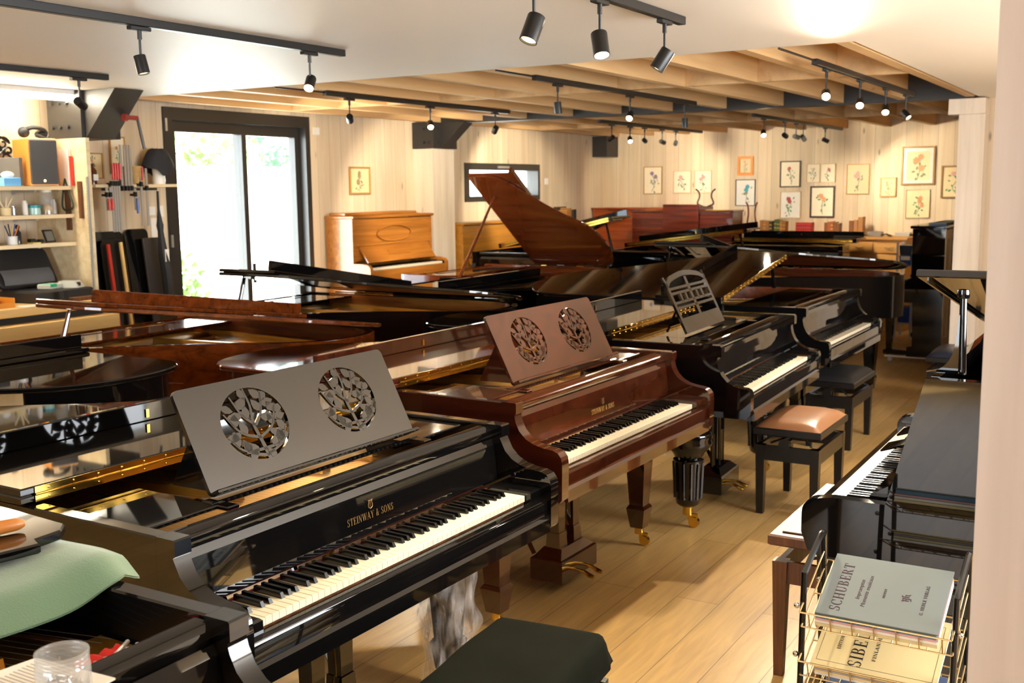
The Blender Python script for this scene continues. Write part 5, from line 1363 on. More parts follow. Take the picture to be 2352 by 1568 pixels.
solo(MB().box(-0.06, 0.06, -0.11, 0.0, 0, 0.085, 0.004), 'radio', plain('dark_radio', (58, 54, 50), rough=0.5), 'dark box shaped radio at the left of the lowest shelf', 'radio', None, (-6.64, 4.42, 1.4205))
R = thing('clamp_block', 'black desk clamp lying on the lowest shelf beside the small frame', 'clamp', (-6.58, 4.69, 1.4205))
MB().box(-0.02, 0.02, -0.05, -0.01, 0, 0.028, 0.004).box(-0.02, 0.02, 0.02, 0.05, 0, 0.022, 0.004).box(-0.01, 0.01, -0.012, 0.022, 0.004, 0.012).build('clamp', BLACK_MATT, R)
solo(MB().box(-0.03, 0.03, -0.03, 0.03, 0, 0.008), 'notepad', plain('yellow_pad', (232, 214, 120), rough=0.7), 'yellow notepad lying on the lowest workshop shelf', 'notepad', None, (-6.47, 4.60, 1.4205))
# things hanging on the end panel
solo(MB().box(-6.50, -6.46, PANY - 0.02, PANY - 0.001, 1.50, 1.84).box(-6.36, -6.33, PANY - 0.02, PANY - 0.001, 1.58, 1.83), 'wood_batten', BROWNW, 'two brown wooden battens hanging on the workshop end panel', 'battens')
mb = MB().tube(catmull([(-6.47, PANY - 0.03, 1.85), (-6.50, PANY - 0.032, 1.74), (-6.51, PANY - 0.032, 1.66), (-6.47, PANY - 0.032, 1.635), (-6.40, PANY - 0.032, 1.66), (-6.43, PANY - 0.032, 1.75), (-6.47, PANY - 0.03, 1.85)], 5), 0.007, 6)
solo(mb, 'strap_loop', plain('black_green_strap', (40, 48, 30), rough=0.6), 'looped dark strap hanging on the workshop end panel', 'strap')
# workbench along the left wall, with case and tool tray
R = thing('workbench', 'pale beech workbench along the left wall behind the walnut piano', 'workbench', (0, 0, 0))
MB().box(-6.84, -6.10, 2.4, 4.87, 0.99, 1.045, 0.004).build('top', WORKB, R)
MB().box(-6.84, -6.02, 2.4, 4.885, 0.80, 0.945, 0.004).build('apron', WORKB, R)
MB().box(-6.80, -6.14, 2.45, 4.85, 0.945, 0.99).build('gap_shade_block', BLACK_MATT, R)  # black block standing in for the shade in the gap below the top
for y in (2.5, 4.75):
    for x in (-6.76, -6.12): MB().box(x - 0.05, x + 0.05, y - 0.05, y + 0.05, 0, 0.80).build('leg', WORKB, R)
R = thing('tool_case', 'open black tool case with its lid up on the workbench', 'case', (-6.40, 4.54, 1.0455), math.radians(4))
MB().box(-0.17, 0.17, -0.15, 0.32, 0, 0.075, 0.01).build('base', plain('case_shell', (34, 33, 32), rough=0.5), R)
LOc = rrect(-0.235, 0.235, 0, 0.29, 0.05, 5)
mb = MB().prism(LOc, -0.02, 0.02, 0.008)
lidc = mb.build('case_lid', BLACK_MATT, R, (-0.15, 0.075, 0.078), (math.radians(62), 0, H90))
MB().grid(lambda u, v: (-0.20 + 0.40 * u, 0.02 + 0.11 * v, 0.021 + 0.012 * math.sin(PI * v) * (1 + 0.4 * math.sin(9 * u))), 16, 6).build('pocket', plain('grey_pocket', (92, 92, 94), rough=0.6), lidc)
R = thing('test_meter', 'grey and green meter lying in the open tool case', 'meter', (-6.36, 4.62, 1.1215), 0.3)
MB().box(-0.05, 0.05, -0.07, 0.06, 0, 0.035, 0.006).build('body', plain('light_grey_case', (190, 190, 178), rough=0.5), R)
MB().box(-0.046, 0.0505, -0.066, 0.0, 0.012, 0.0365, 0.004).build('bumper', plain('green_rubber', (40, 164, 116), rough=0.5), R)
R = thing('test_meter', 'larger pale grey meter with a dark window in the open tool case', 'meter', (-6.33, 4.755, 1.1215), 0.5)
MB().taper((0, 0, 0), (0.15, 0.10), (-0.01, 0, 0.045), (0.11, 0.08)).build('body', plain('light_grey_case', (190, 190, 178), rough=0.5), R)
MB().box(0.05, 0.068, -0.03, 0.0, 0.012, 0.036).build('window', BLACK_MATT, R)
solo(MB().box(-0.015, 0.015, -0.02, 0.02, 0, 0.075, 0.002), 'phone_cradle', BLACK_MATT, 'small black upright gadget at the right end of the workbench', 'gadget', None, (-6.15, 4.57, 1.0455), (0.0, -0.15, 0.2))
R = thing('tool_tray', 'orange wooden tray of turned handles on the left of the workbench', 'tray', (-6.28, 3.98, 1.0455))
mb = MB().box(-0.11, 0.11, -0.30, 0.24, 0, 0.012).box(-0.11, -0.098, -0.30, 0.24, 0.012, 0.075).box(-0.098, 0.11, 0.228, 0.24, 0.012, 0.06).box(0.098, 0.11, -0.30, 0.228, 0.012, 0.03)
mb.build('tray', plain('orange_ply', (206, 138, 48), rough=0.4, noise=0.12, nscale=12), R)
for y, lab, c in ((-0.05, 'dull grey turned handle at the left in the orange wooden tray', (120, 100, 84)), (0.07, 'light brown turned handle in the middle of the orange wooden tray', (196, 120, 60)), (0.16, 'reddish brown turned handle at the right in the orange wooden tray', (160, 84, 44))):
    H = thing('turned_tool', lab, 'tool handle', (-6.25, 3.98 + y, 1.0758), 0.4, 'turned handles in the tray')
    MB().tube([(0, -0.05, 0), (0, -0.035, 0), (0, -0.01, 0), (0, 0.02, 0), (0, 0.045, 0)], [0.010, 0.015, 0.012, 0.018, 0.012], 10).build('handle', plain('handle_%d' % int(y * 100), c, rough=0.4), H)
solo(MB().grid(lambda u, v: (-6.215 + 0.11 * u, 4.24 + 0.29 * v, 1.047 + 0.008 * math.sin(PI * u) * v), 8, 8), 'paper_sheet', WHITEP, 'white sheet of paper at the front edge of the workbench', 'paper')
solo(MB().box(-0.04, 0.04, -0.12, 0.12, 0, 0.022, 0.002), 'wood_offcut', BROWNW, 'brown wooden offcut on the right end of the workbench', 'offcut', None, (-6.175, 4.745, 1.0455), (0, 0, 0.05))
# red and black clamp at the steel bracket
R = thing('hanging_clamp', 'black bar clamp with a red screw hung on the steel bracket', 'clamp', (-6.16, 5.25, 2.26))
MB().tube([(0, -0.09, 0), (0, 0.0, 0)], 0.017, 10).tube([(0, -0.115, 0), (0, -0.09, 0)], 0.027, 12).build('screw', plain('dull_red', (150, 56, 44), rough=0.5), R)
MB().tube([(0, 0.0, 0.01), (0.02, 0.03, -0.21)], 0.010, 8).build('bar', BLACK_SATIN, R)
# wall shelf right of the end panel and its things
X0 = XL + 0.001
R = thing('wall_shelf', 'small pine shelf on the left wall between the workshop panel and the glazed door', 'shelf', (0, 0, 0), 0, 'workshop shelves')
MB().box(X0, XL + 0.20, 5.26, 6.02, 1.79, 1.812).build('board', PINE, R)
MB().tube([(XL + 0.215, 5.3, 1.775), (XL + 0.215, 5.8, 1.775)], 0.009, 8).build('hanging_rail', BLACK_MATT, R)
def clamp(label, y, z0, z1, zg, grip, glen=0.13, up=True, xo=0.24, group='bar clamps'):
    R = thing('bar_clamp', label, 'clamp', (XL + xo, y, 0), 0, group)
    MB().box(-0.004, 0.004, -0.009, 0.009, z0, z1).build('bar', STEELROD, R)
    MB().box(-0.012, 0.012, -0.009, 0.009, zg - 0.035, zg).box(-0.05, -0.0, -0.008, 0.008, zg - 0.03, zg - 0.012).build('jaw', BLACK_MATT, R)
    if grip:
        a, c = (zg + 0.01, zg + glen) if up else (zg - glen, zg - 0.045)
        MB().tube([(0.02, 0, a), (0.022, 0, (a + c) / 2), (0.02, 0, c)], [0.008, 0.0095, 0.008], 8).build('grip', grip, R)
    return R
for i, nm in enumerate(('leftmost', 'second', 'third', 'rightmost')):
    clamp('%s of the four tall steel clamps standing above the wall shelf' % nm, 5.475 + 0.026 * i + (0.008 if i > 0 else 0), 1.765, 2.10, 1.80, None, xo=0.225)
for i, nm in enumerate(('leftmost', 'second', 'third', 'rightmost')):
    clamp('%s of the four red handled clamps hanging at the wall shelf' % nm, 5.375 + 0.021 * i, 1.465, 1.80, 1.835, REDP, 0.13, xo=0.232)
for i, nm in enumerate(('left', 'right')):
    clamp('%s of the two small red clamps hanging beside the workshop panel' % nm, 5.325 + 0.026 * i if i else 5.32, 1.62, 1.79, 1.755, REDP, 0.13, up=False, xo=0.24)
clamp('steel clamp with a dark red wooden grip, left of the last clamp', 5.635, 1.50, 1.86, 1.83, plain('dark_red_grip', (168, 34, 34), rough=0.4), 0.11)
clamp('tall plain steel clamp nearest the draped lamp at the wall shelf', 5.685, 1.50, 1.93, 1.80, None)
clamp('small clamp with blue grips below the wall shelf', 5.575, 1.62, 1.78, 1.755, BLUE, 0.16, up=False)
solo(MB().lathe([(0.0, 0), (0.032, 0), (0.032, 0.10), (0.012, 0.13), (0.012, 0.15), (0, 0.15)], 14), 'amber_bottle', plain('amber_glass', (84, 34, 16), rough=0.15), 'amber bottle with a white label at the left end of the wall shelf', 'bottle', None, (XL + 0.1, 5.315, 1.8125))
solo(MB().box(-0.004, 0.004, -0.02, 0.02, 0, 0.045), 'bottle_label', WHITEP, 'white paper label on the amber bottle', 'label', None, (XL + 0.1375, 5.315, 1.84))
R = thing('wicker_basket', 'light wicker box with an open flap on the wall shelf', 'basket', (XL + 0.09, 5.70, 1.8125))
WK = plain('wicker', (206, 172, 112), rough=0.8, noise=0.25, nscale=50)
MB().lathe([(0.0, 0), (0.085, 0), (0.088, 0.06), (0.0, 0.06)], 18).build('body', WK, R)
MB().lathe([(0.0, 0.061), (0.07, 0.061), (0.07, 0.135), (0.0, 0.14)], 18, (0, -0.01, 0)).build('lid', WK, R)
R = thing('draped_lamp', 'white round lamp under a black cloth at the right end of the wall shelf', 'lamp', (XL + 0.11, 5.92, 1.8125))
MB().lathe([(0.0, 0), (0.045, 0), (0.052, 0.03), (0.045, 0.07), (0.05, 0.15), (0.03, 0.24), (0.0, 0.255)], 18).build('lamp_body', WHITE, R)
def drape(u, v):
    q = 2 * PI * u; sq = abs(math.sin(q)) ** 3; r = 0.012 + 0.072 * v ** 0.7 + 0.055 * v * v * sq
    z = 0.272 - 0.03 * v ** 2 - 0.17 * v ** 3 + 0.07 * v * v * sq + 0.012 * v * math.sin(6 * q)
    return (r * math.cos(q), r * math.sin(q) * 1.0, z)
MB().grid(drape, 48, 12).build('cloth', plain('black_cloth', (34, 36, 42), rough=0.8), R)
R = thing('umbrella', 'long closed black umbrella hanging beside the glazed door', 'umbrella', (XL + 0.225, 5.80, 0))
MB().tube(catmull([(0, 0.0, 1.76), (0.0, 0.0, 1.62), (0, 0.005, 1.50), (0, 0.02, 1.30), (0.0, 0.05, 1.1), (0, 0.06, 0.72)], 4), [0.010] * 5 + [0.013, 0.017, 0.02, 0.028, 0.022, 0.025, 0.03] + [0.034, 0.038, 0.04, 0.042, 0.042, 0.04, 0.036, 0.02, 0.01], 8).build('canopy', BLACK_MATT, R)
MB().box(0.03, 0.034, 0.012, 0.05, 1.22, 1.315).build('tag', WHITEP, R)
# boards leaning on the left wall
def leaning(label, y0, y1, z1, x0, mat, th=0.02, lean=0.16, name='piano_board', holes=None, r=0.04):
    R = thing(name, label, 'board', (XL + x0 + lean, (y0 + y1) / 2, 0.001), 0, 'piano boards leaning on the left wall')
    wd = y1 - y0
    mb = MB().prism(rrect(-wd / 2, wd / 2, 0, z1, r, 4), -th / 2, th / 2, 0.003)
    o = mb.build('board_panel', mat, R, (0, 0, th * 0.5), (H90, 0, H90))
    R.rotation_euler = (0, -math.atan(lean / z1), 0)
    return R
leaning('black lacquered lid board at the left of the boards under the clamps', 5.28, 5.60, 1.46, 0.03, BLACK)
leaning('dark grey frame board leaning inside the left black lid board', 5.36, 5.56, 1.40, 0.075, BLACK_SATIN)
leaning('narrow red edged rail leaning in front of the left black lid board', 5.385, 5.41, 1.37, 0.12, plain('red_rail', (188, 44, 28), rough=0.5), r=0.005)
leaning('narrow pale wooden rail leaning in front of the left black lid board', 5.50, 5.525, 1.38, 0.12, WORKB, r=0.005)
leaning('black lacquered board leaning left of the umbrella', 5.62, 5.84, 1.47, 0.03, BLACK)
leaning('charcoal panel with a pale stripe leaning beside the umbrella', 5.74, 5.96, 1.40, 0.09, plain('charcoal_board', (56, 52, 50), rough=0.35), r=0.01)
# switches and notices
for lab, y, z, hh, wd in (('square white light switch left of the glazed door', 5.92, 1.605, 0.07, 0.07), ('narrow white controller close to the glazed door', 6.015, 1.60, 0.09, 0.04), ('white sensor box right of the glazed door top', 7.90, 2.295, 0.07, 0.08),
                          ('white switch right of the slit window', 12.30, 1.83, 0.08, 0.08)):
    solo(MB().box(0, 0.012, -wd / 2, wd / 2, -hh / 2, hh / 2, 0.003), 'wall_switch', WHITE, lab, 'switch', None, (X0, y, z))
solo(MB().box(0, 0.002, 0, 0.10, 0, 0.24), 'wall_notice', WHITEP, 'pale paper notice on the wall behind the umbrella', 'notice', None, (X0, 5.91, 1.31))
# ================================================================== PICTURES
def petals(mb, c, r, n, k, rnd):
    for i in range(n):
        a = 2 * PI * i / n + rnd.uniform(-.2, .2); d = Vector((math.cos(a), math.sin(a))); s = Vector((-d.y, d.x)); p = Vector(c)
        q = [p + d * r * t + s * r * w for t, w in ((0.05, 0), (.5, .42), (1, .2), (1, -.2), (.5, -.42))]
        mb.prism([tuple(x) for x in q], k, k + 0.0003)
def picture(label, cx, cz, wd, ht, frame, fw, paper, flower, leafc, seed, wall='back', mount=None, blooms=2, group='framed flower prints'):
    """framed botanical print: frame, glass-fronted sheet, stem, leaves and blooms, hung flat on a wall"""
    loc = (cx, Y1 - 0.004, cz) if wall == 'back' else (XL + 0.004, cx, cz)
    R = thing('framed_print', label, 'picture', loc, 0 if wall == 'back' else H90, group)
    def up(mb, name, mat, y=0.0): return mb.build(name, mat, R, (0, -y, 0), (H90, 0, 0))
    mb = MB(); hw, hh = wd / 2, ht / 2; d = 0.018
    for a, b_, c, e in ((-hw, hw, hh - fw, hh), (-hw, hw, -hh, -hh + fw), (-hw, -hw + fw, -hh + fw, hh - fw), (hw - fw, hw, -hh + fw, hh - fw)): mb.box(a, b_, c, e, 0, d, 0.002)
    up(mb, 'frame', frame)
    sheet = up(MB().box(-hw + fw, hw - fw, -hh + fw, hh - fw, 0.002, 0.006), 'sheet', paper)
    if mount:
        mb = MB(); m_ = fw + 0.035
        for a, b_, c, e in ((-hw + fw, hw - fw, hh - m_, hh - fw), (-hw + fw, hw - fw, -hh + fw, -hh + m_), (-hw + fw, -hw + m_, -hh + m_, hh - m_), (hw - m_, hw - fw, -hh + m_, hh - m_)): mb.box(a, b_, c, e, 0.0062, 0.009)
        up(mb, 'mount', mount)
    if flower is None: return R
    rnd = random.Random(seed); s = min(wd, ht) - 2 * fw; lf = MB(); fl = MB()
    stem = catmull([(rnd.uniform(-.1, .1) * s, -0.40 * ht), (rnd.uniform(-.12, .12) * s, -0.18 * ht), (rnd.uniform(-.1, .1) * s, 0.05 * ht), (rnd.uniform(-.12, .12) * s, 0.2 * ht)], 4)
    def strip(pts, w_):
        for i in range(len(pts) - 1):
            a, c = Vector(pts[i]), Vector(pts[i + 1]); t = (c - a).normalized(); n_ = Vector((-t.y, t.x)) * w_
            lf.prism([tuple(a + n_), tuple(a - n_), tuple(c - n_), tuple(c + n_)], 0.0062, 0.0064)
    strip(stem, 0.0022 + s * 0.006)
    for k in range(11):
        p = Vector(stem[rnd.randrange(2, len(stem) - 2)]); a = rnd.uniform(0, 2 * PI); l = s * rnd.uniform(.10, .20)
        o = p + Vector((math.cos(a), math.sin(a))) * s * rnd.uniform(.04, .2)
        dd = Vector((math.cos(a + .5), math.sin(a + .5))); ss = Vector((-dd.y, dd.x)) * l * 0.26
        lf.prism([tuple(x) for x in (o, o + dd * l * .5 + ss, o + dd * l, o + dd * l * .5 - ss)], 0.0064, 0.0067)
    for k in range(blooms):
        c = Vector(stem[-1 - 3 * k]) + Vector((rnd.uniform(-.16, .16) * s * (k > 0), rnd.uniform(-.03, .08) * s)); r = s * rnd.uniform(.09, .13)
        petals(fl, c, r, 7, 0.0068, rnd); petals(fl, c, r * .6, 6, 0.0072, rnd)
    up(lf, 'leaves', leafc); up(fl, 'bloom', flower)
    return R
PAP = plain('print_paper', (238, 226, 196), rough=0.5); PAP2 = plain('print_paper_aged', (226, 204, 156), rough=0.5)
GF = plain('thin_gilt_frame', (190, 146, 82), rough=0.4, metal=0.3); DF = plain('dark_brown_frame', (58, 42, 28), rough=0.4); LGF = plain('pale_wood_frame', (216, 186, 140), rough=0.5)
OF = plain('orange_frame', (226, 142, 40), rough=0.45); SILV = plain('silver_mount', (196, 190, 176), rough=0.4, metal=0.3); GILT = plain('antique_gilt', (140, 106, 56), rough=0.4, metal=0.4)
PINK = plain('pink_bloom', (220, 160, 150), rough=0.7); ROSE = plain('rose_bloom', (206, 96, 100), rough=0.7); CORAL = plain('coral_bloom', (224, 160, 112), rough=0.7); VIOL = plain('violet_bloom', (156, 130, 160), rough=0.7); TURQ = plain('turquoise_bloom', (92, 182, 196), rough=0.7)
LF1 = plain('printed_leaf', (128, 140, 112), rough=0.7); LF2 = plain('printed_leaf_fresh', (96, 138, 90), rough=0.7)
s14 = 13.996 / 12.98
def pb(label, px, frame, fw, paper, fl, lf, seed, mount=None, blooms=2):
    """px: the print's corners found at a wall 12.98 m off, carried out to the real wall along the line of sight"""
    (xa, za), (xb, zb_) = px
    f = lambda z: EYE.z + (z - EYE.z) * s14
    picture(label, (xa + xb) / 2 * s14, (f(za) + f(zb_)) / 2, abs(xb - xa) * s14, abs(za - zb_) * (s14), frame, fw, paper, fl, lf, seed, mount=mount, blooms=blooms)
pb('pale print of a mauve flower in a thin gilt frame, leftmost on the picture wall', ((-5.79, 2.0), (-5.53, 1.65)), GF, 0.012, PAP, VIOL, LF1, 1)
pb('left one of the pair of small pale prints with thin wooden frames', ((-5.38, 1.94), (-5.14, 1.66)), LGF, 0.010, PAP, PINK, LF1, 2, blooms=1)
pb('right one of the pair of small pale prints with thin wooden frames', ((-5.10, 1.94), (-4.87, 1.66)), LGF, 0.010, PAP, PINK, LF1, 3)
pb('small yellow print in a bright orange frame', ((-4.54, 2.10), (-4.34, 1.87)), OF, 0.035, PAP2, CORAL, LF1, 4, blooms=1)
pb('white print of a turquoise plant in a thin dark frame under the orange framed one', ((-4.56, 1.82), (-4.31, 1.50)), DF, 0.009, WHITEP, TURQ, LF1, 5, blooms=2)
pb('print of a red flower in a dark frame above the white rose print', ((-4.01, 2.03), (-3.76, 1.72)), DF, 0.014, PAP, ROSE, LF1, 6, blooms=1)
pb('white print of a crimson rose in a thin pale frame', ((-4.0, 1.67), (-3.75, 1.35)), LGF, 0.009, WHITEP, ROSE, LF2, 7, blooms=2)
pb('left half of the small twin prints of pink flowers', ((-3.69, 1.99), (-3.53, 1.77)), LGF, 0.008, PAP, PINK, LF1, 8, blooms=1)
pb('right half of the small twin prints of pink flowers', ((-3.527, 1.99), (-3.35, 1.77)), LGF, 0.008, PAP, ROSE, LF1, 9, blooms=1)
pb('print of a coral rose with bold green leaves in a heavy dark frame', ((-3.64, 1.73), (-3.35, 1.36)), DF, 0.020, PAP, CORAL, LF2, 10, blooms=2)
pb('tall print of a pink branch in a thin gilt frame right of the twin prints', ((-3.22, 1.98), (-2.96, 1.63)), GF, 0.010, PAP2, PINK, LF1, 11)
pb('smallest print, orange flowers in a gilt frame, right of the tall pink branch', ((-2.84, 1.82), (-2.66, 1.60)), GF, 0.014, PAP2, CORAL, LF1, 12, blooms=2)
pb('large print of orange flowers in a broad gilt and silver frame', ((-2.61, 2.16), (-2.25, 1.73)), GILT, 0.022, PAP2, CORAL, LF1, 13, mount=SILV, blooms=3)
pb('print of yellow roses without a visible frame below the broad gilt one', ((-2.55, 1.68), (-2.29, 1.36)), LGF, 0.006, plain('print_paper_olive', (222, 208, 160), rough=0.5), CORAL, LF2, 14, blooms=3)
pb('print of pink roses in a brown frame, rightmost on the picture wall', ((-2.18, 1.94), (-1.88, 1.58)), GILT, 0.020, PAP2, PINK, LF2, 15)
picture('gilt framed sepia drawing of a ruin above the golden oak upright', 8.515, 1.84, 0.32, 0.27, GF, 0.018, PAP2, plain('sepia_wash', (170, 148, 110), rough=0.7), plain('sepia_line', (120, 104, 80), rough=0.7), 16, wall='left', blooms=3, group='framed prints on the left wall')
picture('framed print of a bird among leaves above the wicker box', 5.625, 2.03, 0.14, 0.28, GF, 0.008, PAP, CORAL, LF2, 17, wall='left', blooms=1, group='framed prints on the left wall')
picture('framed flower print half hidden by the red clamps beside the workshop panel', 5.40, 1.95, 0.17, 0.19, GF, 0.008, PAP2, CORAL, LF1, 18, wall='left', blooms=1, group='framed prints on the left wall')

# ================================================================== DRESSER, BOOKS
DX0, DX1, DYF, DZT = -4.75, -2.60, 13.42, 1.115
R = thing('drawer_dresser', 'long pale beech dresser with rows of drawers under the flower prints', 'dresser', (0, 0, 0))
MB().box(DX0 + 0.02, DX1 - 0.02, DYF + 0.022, Y1 - 0.02, 0, DZT - 0.03).build('body', DRESS, R)
MB().box(DX0, DX1, DYF - 0.02, Y1 - 0.005, DZT - 0.029, DZT, 0.004).build('top', DRESS, R)
dw = 0.345
for c in range(6):
    x0_ = DX1 - 0.045 - dw * c
    for r in range(5):
        z1_ = DZT - 0.06 - 0.145 * r
        if z1_ < 0.3: continue
        d_ = MB().box(x0_ - dw + 0.03, x0_ - 0.012, DYF, DYF + 0.021, z1_ - 0.125, z1_, 0.003).build('drawer', DRESS, R)
        xm = x0_ - dw / 2 + 0.01; zm = z1_ - 0.06
        MB().tube(catmull([(xm - 0.045, DYF - 0.001, zm), (xm - 0.038, DYF - 0.022, zm - 0.004), (xm, DYF - 0.026, zm - 0.012), (xm + 0.038, DYF - 0.022, zm - 0.004), (xm + 0.045, DYF - 0.001, zm)], 4), 0.006, 6).build('handle', CHROME, d_)
def book(label, x, wd, ht, dp, mat, lean=0.0, group='old books standing on the dresser', bands=None, y=13.62, z=None, rz=0.0):
    R = thing('book', label, 'book', (x, y, (DZT if z is None else z) + 0.0005), rz, group)
    if lean: R.rotation_euler = (0, lean, rz)
    MB().box(-wd / 2, wd / 2, 0, dp, 0, ht, 0.002).build('cover', mat, R)
    MB().box(-wd / 2 + 0.004, wd / 2 - 0.004, 0.006, dp - 0.004, ht, ht + 0.0015).build('page_block', CREAM, R)
    if bands:
        mb = MB()
        for q in (0.2, 0.45, 0.7): mb.box(-wd / 2 + 0.002, wd / 2 - 0.002, -0.0015, -0.0002, ht * q, ht * q + 0.012)
        mb.build('spine_bands', bands, R)
BK1 = plain('tan_calf', (162, 108, 52), rough=0.5); BK2 = plain('brown_calf', (124, 74, 34), rough=0.5); BK3 = plain('green_cloth', (72, 92, 44), rough=0.6); BK4 = plain('red_cloth', (176, 40, 34), rough=0.5)
BK5 = plain('rust_cloth', (160, 84, 34), rough=0.5); BK6 = plain('light_brown_calf', (168, 118, 62), rough=0.5); GB = plain('gilt_band', (196, 160, 84), rough=0.4, metal=0.4); DKB = plain('dark_band', (70, 24, 20), rough=0.5); BLKB = plain('dark_grey_cloth', (70, 64, 56), rough=0.6)
ordn = ('first', 'second', 'third', 'fourth', 'fifth', 'sixth', 'seventh')
x = -4.44
for i in range(4):
    book('%s from the left of the tan old books beside the reddish lyre' % ordn[i], x, 0.038, 0.19 - 0.004 * i, 0.14, (BK1, BK6, BK1, BLKB)[i], bands=GB if i % 2 else None); x += 0.041
x += 0.02
for i in range(4):
    book('%s from the left of the green and tan books on the dresser' % ordn[i], x, 0.033, 0.20 - 0.008 * i, 0.14, (BK3, BK3, BK6, BK1)[i], bands=GB); x += 0.037
x = -3.98
for i in range(7):
    book('%s from the left of the seven red volumes on the dresser' % ordn[i], x, 0.027, 0.165, 0.12, BK4, bands=DKB, group='red volumes on the dresser'); x += 0.0285
x = -3.62
for i in range(5):
    book('%s from the left of the brown and rust books right of the red volumes' % ordn[i], x, 0.034, (0.165, 0.175, 0.18, 0.17, 0.155)[i], 0.13, (BK2, BK5, BK5, BK2, BK2)[i], bands=GB if i == 2 else None); x += 0.0375
for i, (xx, wd, ht, m_) in enumerate(((-3.31, 0.05, 0.19, BK2), (-3.255, 0.045, 0.20, BK6), (-3.20, 0.055, 0.235, BK6))):
    book(('lower brown volume left of the tallest book on the dresser', 'middle volume beside the tallest book on the dresser', 'tallest light brown book on the dresser')[i], xx, wd, ht, 0.15, m_)
for i, (yy, ht, m_) in enumerate(((12.60, 0.19, BK6), (12.67, 0.22, BK1), (12.74, 0.20, BLKB), (12.81, 0.20, BLACK_MATT))):
    book(('pale', 'tan', 'dark grey', 'black')[i] + ' book in the row on the corner bracket shelf behind the raised lid', XL + 0.16, 0.05, ht, 0.14, m_, y=yy, z=1.262, rz=H90, group='books on the corner shelf')
solo(MB().box(XL + 0.001, XL + 0.26, 12.5, 12.95, 1.238, 1.262), 'wall_shelf', BROWNW, 'small brown wall shelf of books left of the picture wall corner', 'shelf')
solo(MB().box(XL + 0.001, XL + 0.02, 12.5, 12.82, 1.2625, 1.50, 0.002), 'shelf_back', DF, 'dark board standing behind the books on the corner shelf', 'board')
# lyres standing behind the upright and on the dresser
def lyre_frame(label, loc, h, mat, spread=0.055):
    R = thing('wooden_lyre', label, 'lyre', loc, 0.2, 'spare piano lyres')
    for sx in (-1, 1):
        MB().tube(catmull([(sx * 0.03, 0, 0.04), (sx * spread, 0, 0.30 * h), (sx * spread * 0.75, 0, 0.62 * h), (sx * spread * 0.85, 0, 0.86 * h), (sx * spread * 1.25, 0, h)], 5), [0.012] * 6 + [0.010] * 15, 8).build('arm', mat, R)
    MB().box(-0.09, 0.09, -0.05, 0.05, 0, 0.045, 0.006).build('base', mat, R)
RDW = plain('red_lacquered_wood', (128, 40, 18), rough=0.25)
lyre_frame('tall reddish wooden lyre standing on the left end of the dresser', (-4.545, 13.55, DZT + 0.001), 0.42, RDW)
lyre_frame('dark lyre rising behind the raised music desk of the mahogany upright', (-5.02, 13.16, 1.449), 0.26, plain('dark_lyre_wood', (74, 44, 26), rough=0.4), 0.10)
# radio and cables on the dresser
R = thing('cable_box', 'small grey box with black cables at the right end of the dresser', 'electronics', (-3.02, 13.62, DZT + 0.001))
MB().box(-0.09, 0.07, 0, 0.14, 0, 0.055, 0.004).build('housing', plain('mid_grey_box', (132, 128, 120), rough=0.5), R)
MB().tube(catmull([(0.07, 0.02, 0.02), (0.14, -0.04, 0.03), (0.17, -0.05, 0.01), (0.20, -0.02, 0.012), (0.12, 0.06, 0.03)], 6), 0.007, 6).build('cable', BLACK_MATT, R)
R = thing('cable_box', 'flat silver device with a plug at the far right end of the dresser', 'electronics', (-2.70, 13.72, DZT + 0.001))
MB().box(-0.11, 0.06, 0, 0.16, 0, 0.045, 0.004).build('housing', plain('silver_device', (168, 164, 156), rough=0.4), R)
MB().tube([(0.061, 0.05, 0.02), (0.11, 0.02, 0.015)], 0.012, 8).build('plug', BLACK_MATT, R)
# blue bins between dresser and end-on upright
R = thing('bin_rack', 'pale metal rack beside the dresser holding blue bins', 'rack', (-2.50, 12.95, 0))
mb = MB()
for xx in (-0.085, 0.085):
    for yy in (-0.15, 0.15): mb.box(xx - 0.01, xx + 0.01, yy - 0.01, yy + 0.01, 0, 1.09)
for z in (0.18, 0.44, 0.62, 0.83): mb.box(-0.074, 0.074, -0.139, 0.139, z - 0.012, z)
mb.build('frame', plain('lilac_grey_metal', (168, 170, 190), rough=0.5), R)
for lab, z, hh, m_ in (('lowest blue bin of the rack beside the dresser', 0.181, 0.17, BLUE), ('grey upholstered box in the bin rack beside the dresser', 0.441, 0.15, plain('grey_blue_box', (110, 118, 124), rough=0.6)), ('blue bin with a white card in the rack beside the dresser', 0.831, 0.11, BLUE), ('dark topmost bin of the rack beside the dresser', 0.945, 0.11, plain('navy_bin', (28, 40, 62), rough=0.4))):
    B_ = thing('storage_bin', lab, 'bin', (-2.50, 12.95, z), 0, 'bins in the rack')
    MB().taper((0, 0, 0), (0.12, 0.24), (0, 0, hh), (0.14, 0.27)).build('bin', m_, B_)
    if 'white card' in lab: MB().box(-0.05, 0.05, -0.139, -0.1365, hh * 0.55, hh * 0.95).build('card', WHITEP, B_)

